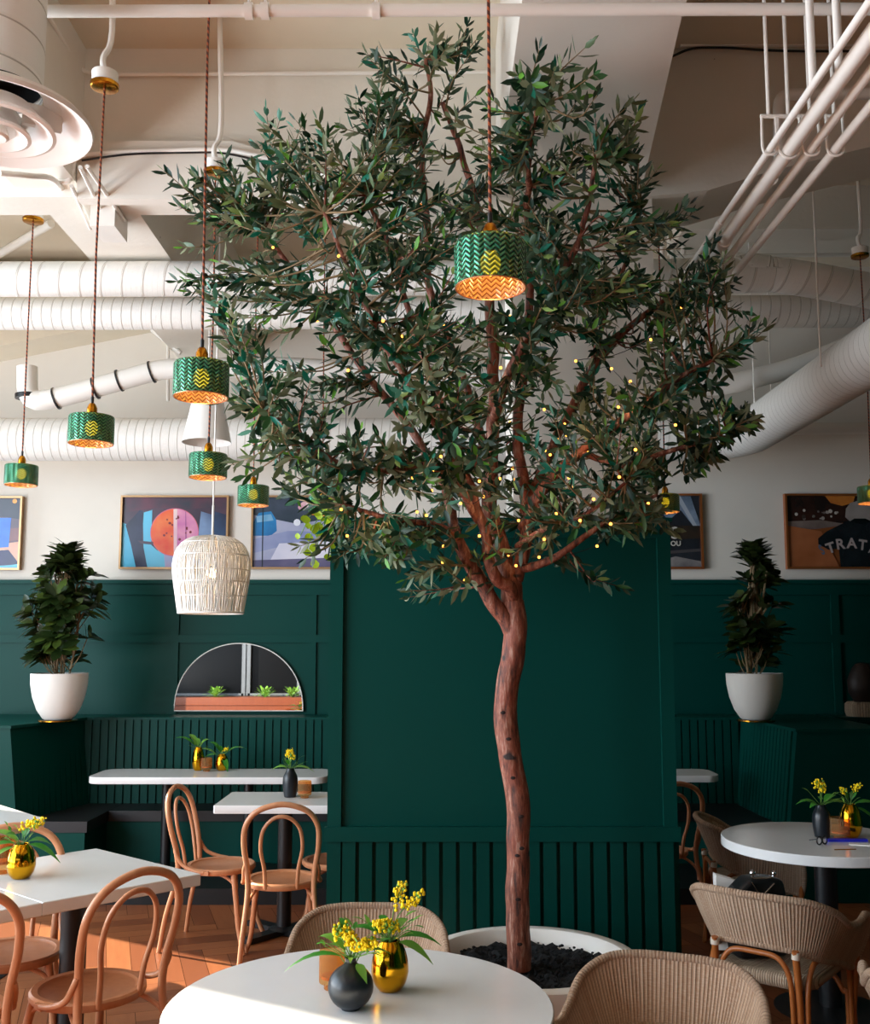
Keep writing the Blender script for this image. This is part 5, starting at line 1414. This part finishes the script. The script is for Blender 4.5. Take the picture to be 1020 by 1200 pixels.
# T8
g, h, r_ = vase_black('tapered black vase on the shaded round table', 964, 981, 19, 'tall', hpx=34)
bunch('sprig with a yellow-green spike in the black vase of the shaded table', g, TZ + h * .97, r_, [(-.005, .12, 1.3), (.01, .09, .7)], [(-1, 0, .55, .11, .028), (.8, 0, 1, .1, .04), (-.5, -.3, .2, .06, .03), (.6, 0, .3, .1, .04)], 1.0, 10)
g, h, r_ = vase_gold('gold vase at the back of the vase cluster on the shaded round table', 998, 981, 24, tall=1.45)
bunch('broad-leaved sprig with pale buds in the gold vase of the shaded table', g, TZ + h * .96, r_, [(-.04, .08, .6), (.05, .1, .7)], [(-1, 0, .5, .11, .035), (.9, -.2, .4, .14, .035), (.7, -.3, -.2, .12, .035), (-.3, 0, 1, .1, .035), (.3, 0, 1, .1, .03)], 1.0, 8)
glass_cup('amber fluted candle glass between the vases on the shaded table', 985, 983, 20, 22)
bl = plain('blue_plastic', '1a22b8', .35); g = G(993, 986, TZ)
b = MB(); b.box((0, 0, .006), (.18, .03, .012), bl); o = b.build('blue_booklet', smooth=False); o.location = g + Vector((-.0, 0, 0)); tag(o, 'flat blue pen case in front of the vases on the shaded table', 'pen case')
g = G(990, 993, TZ); b = MB(); b.box((0, 0, .001), (.10, .004, .004), M['brass'], Matrix.Rotation(.12, 3, 'Z')); o = b.build('pen'); o.location = G(991, 996, TZ) + Vector((0, 0, .001)); tag(o, 'thin brown pen lying at the front of the shaded table', 'pen')
b = MB(); b.box((0, 0, .0015), (.14, .05, .003), M['white'], Matrix.Rotation(-.35, 3, 'Z')); o = b.build('paper_slip', smooth=False); o.location = G(1015, 990, TZ); tag(o, 'white slip of paper on the shaded table at the right edge', 'paper')
g = G(964, 990, TZ); b = MB()
for sx in (-1, 1):
    b.tube([Vector((sx * .022 + .02 * math.cos(a), .006 * math.sin(a) * 0, .022 + .019 * math.sin(a))) for a in [2 * PI * i / 20 for i in range(20)]], .004, M['black'], 8, closed=True)
    b.lathe([(.001, 0), (.018, 0)], M['black'], (0, 0, 0), 12) if False else None
b.tube([(-.04, 0, .03), (-.045, .05, .02)], .003, M['black'], 6); b.tube([(.04, 0, .03), (.045, .05, .02)], .003, M['black'], 6)
o = b.build('sunglasses'); o.location = g; o.scale = (.8, .8, .9); o.rotation_euler = (0, 0, .5); tag(o, 'small black sunglasses beside the black vase on the shaded table', 'sunglasses')
# handbag with clasp and paper packet on the armchair seen from behind
ac3 = [o for o in bpy.data.objects if o.get('label', '').startswith('woven armchair seen from behind')][0]
base = Vector(ac3.location) + Vector((-.06, .04, .405))
hb = thing('handbag', 'small dark handbag with a silver clasp on the armchair seen from behind', 'handbag', base, .2)
b = MB(); b.prism([(x, -.05, z) for x, z in ((-.11, 0), (.11, 0), (.13, .15), (.1, .3), (.03, .31), (-.05, .31), (-.11, .26), (-.13, .12))], (0, .1, 0), M['leather']); o = b.build('bag_body', hb)
bv = o.modifiers.new('bevel', 'BEVEL'); bv.width = .02; bv.segments = 3
b = MB(); sil = plain('silver_metal', 'd8d8dc', .2, metal=1)
b.tube(cat([(-.045, -.056, .33), (-.04, -.056, .315), (.04, -.056, .315), (.05, -.056, .335)], 4), .004, sil, 6); b.sphere((-.045, -.056, .335), .013, sil, 10, 6); b.sphere((.05, -.056, .33), .01, sil, 10, 6)
b.tube(cat([(-.05, -.056, .3), (-.01, -.06, .25), (.05, -.056, .29)], 5), .003, sil, 6); b.build('clasp', hb)
b = MB(); b.prism([(x, -.03, z) for x, z in ((-.06, 0), (.06, 0), (.06, .26), (.01, .28), (-.06, .30))], (0, .05, 0), M['white'])
o = b.build('paper_packet', smooth=False); o.location = base + Vector((-.085, .09, .0)); tag(o, 'folded white paper packet left of the dark handbag', 'packet')

# patio planter bench reflected in the mirror
b = MB(); wd = beech('cedar_boards', '5e2c18', '7a4024')
for k in range(2): b.bx(-4.95, -.9, YF + .02, YF + .50, .40 + k * .15, .54 + k * .15, wd)
b.bx(-4.95, -.9, YF + .06, YF + .46, 0, .42, M['black'])
single('wooden_planter', b, 'reddish wooden plank planter reflected in the arched mirror', 'planter', smooth=False)
for (x, sdd) in ((-4.0, 1), (-3.1, 2), (-2.6, 3)):
    g = Vector((x, YF + .3, 0)); rq = random.Random(sdd); t_ = thing('planter_shrub', 'light green shrub in the wooden planter reflected in the mirror', 'shrub', (x, YF + .30, .69), 0, 'shrubs in the reflected planter')
    b = MB(); b2 = MB()
    for k in range(60):
        a = rq.uniform(0, 6.28); d = Vector((math.cos(a), math.sin(a), rq.uniform(.2, 2))).normalized(); q = d * rq.uniform(.05, .18)
        leafblade(b, q, d, Vector((0, 0, 1)), .1, .04, M['fleaf2'], .2, .3, 4, (.3, .9, 1, .6)); b2.tube([(0, 0, 0), tuple(q)], .003, M['stem'], 4, cap=False)
    b.build('leaves', t_); b2.build('stems', t_)

# ------------------------------------------------------------ camera, light
cam = bpy.data.cameras.new('camera'); co = bpy.data.objects.new('camera', cam); C.objects.link(co)
cam.sensor_fit = 'VERTICAL'; cam.sensor_height = 24; cam.lens = F / 1200 * 24; cam.shift_y = (PY - 600) / 1200
co.location = (0, 0, H); co.rotation_euler = (PI / 2 + TH, 0, 0); cam.clip_start = .05
bpy.context.scene.camera = co
def area(name, loc, size, rot, e, col):
    l = bpy.data.lights.new(name, 'AREA'); l.shape = 'RECTANGLE'; l.size, l.size_y = size; l.energy = e; l.color = col
    o = bpy.data.objects.new(name, l); C.objects.link(o); o.location = loc; o.rotation_euler = rot; return o
for k, (w0, w1, z0, z1) in enumerate(wins):
    area('window_daylight', (XL - .02, (w0 + w1) / 2, (z0 + z1) / 2), (z1 - z0 - .08, w1 - w0 - .08), (0, -PI / 2, 0), LWIN * (w1 - w0) * (z1 - z0), (.70, .85, 1))
    area('ground_bounce', (XL + .0, (w0 + w1) / 2, z0 + .5), (.8, w1 - w0 - .08), (0, -PI / 2 - .75, 0), LBOUNCE * (w1 - w0), (1, .95, .88))
area('front_daylight', (-2.6, YF + .08, 2.4), (4.4, 1.2), (PI / 2 + .75, 0, 0), LFRONT, (.96, .97, 1))
sn = bpy.data.lights.new('sun', 'SUN'); sn.energy = LSUN; sn.angle = .01; sn.color = (1, .9, .74)
so = bpy.data.objects.new('sun', sn); C.objects.link(so); so.rotation_euler = SUN.to_track_quat('-Z', 'Y').to_euler()
w = bpy.data.worlds.new('world'); bpy.context.scene.world = w; w.use_nodes = True
w.node_tree.nodes['Background'].inputs[0].default_value = (.75, .87, 1, 1); w.node_tree.nodes['Background'].inputs[1].default_value = 1.0
sc = bpy.context.scene
sc.view_settings.view_transform = 'Standard'; sc.view_settings.look = 'None'; sc.view_settings.gamma = 1; sc.view_settings.exposure = EXPO
sc.view_settings.use_curve_mapping = False
sc.cycles.max_bounces = 8; sc.cycles.transparent_max_bounces = 12; sc.cycles.use_denoising = True; sc.cycles.sample_clamp_indirect = 6
sc.cycles.caustics_reflective = False; sc.cycles.caustics_refractive = False
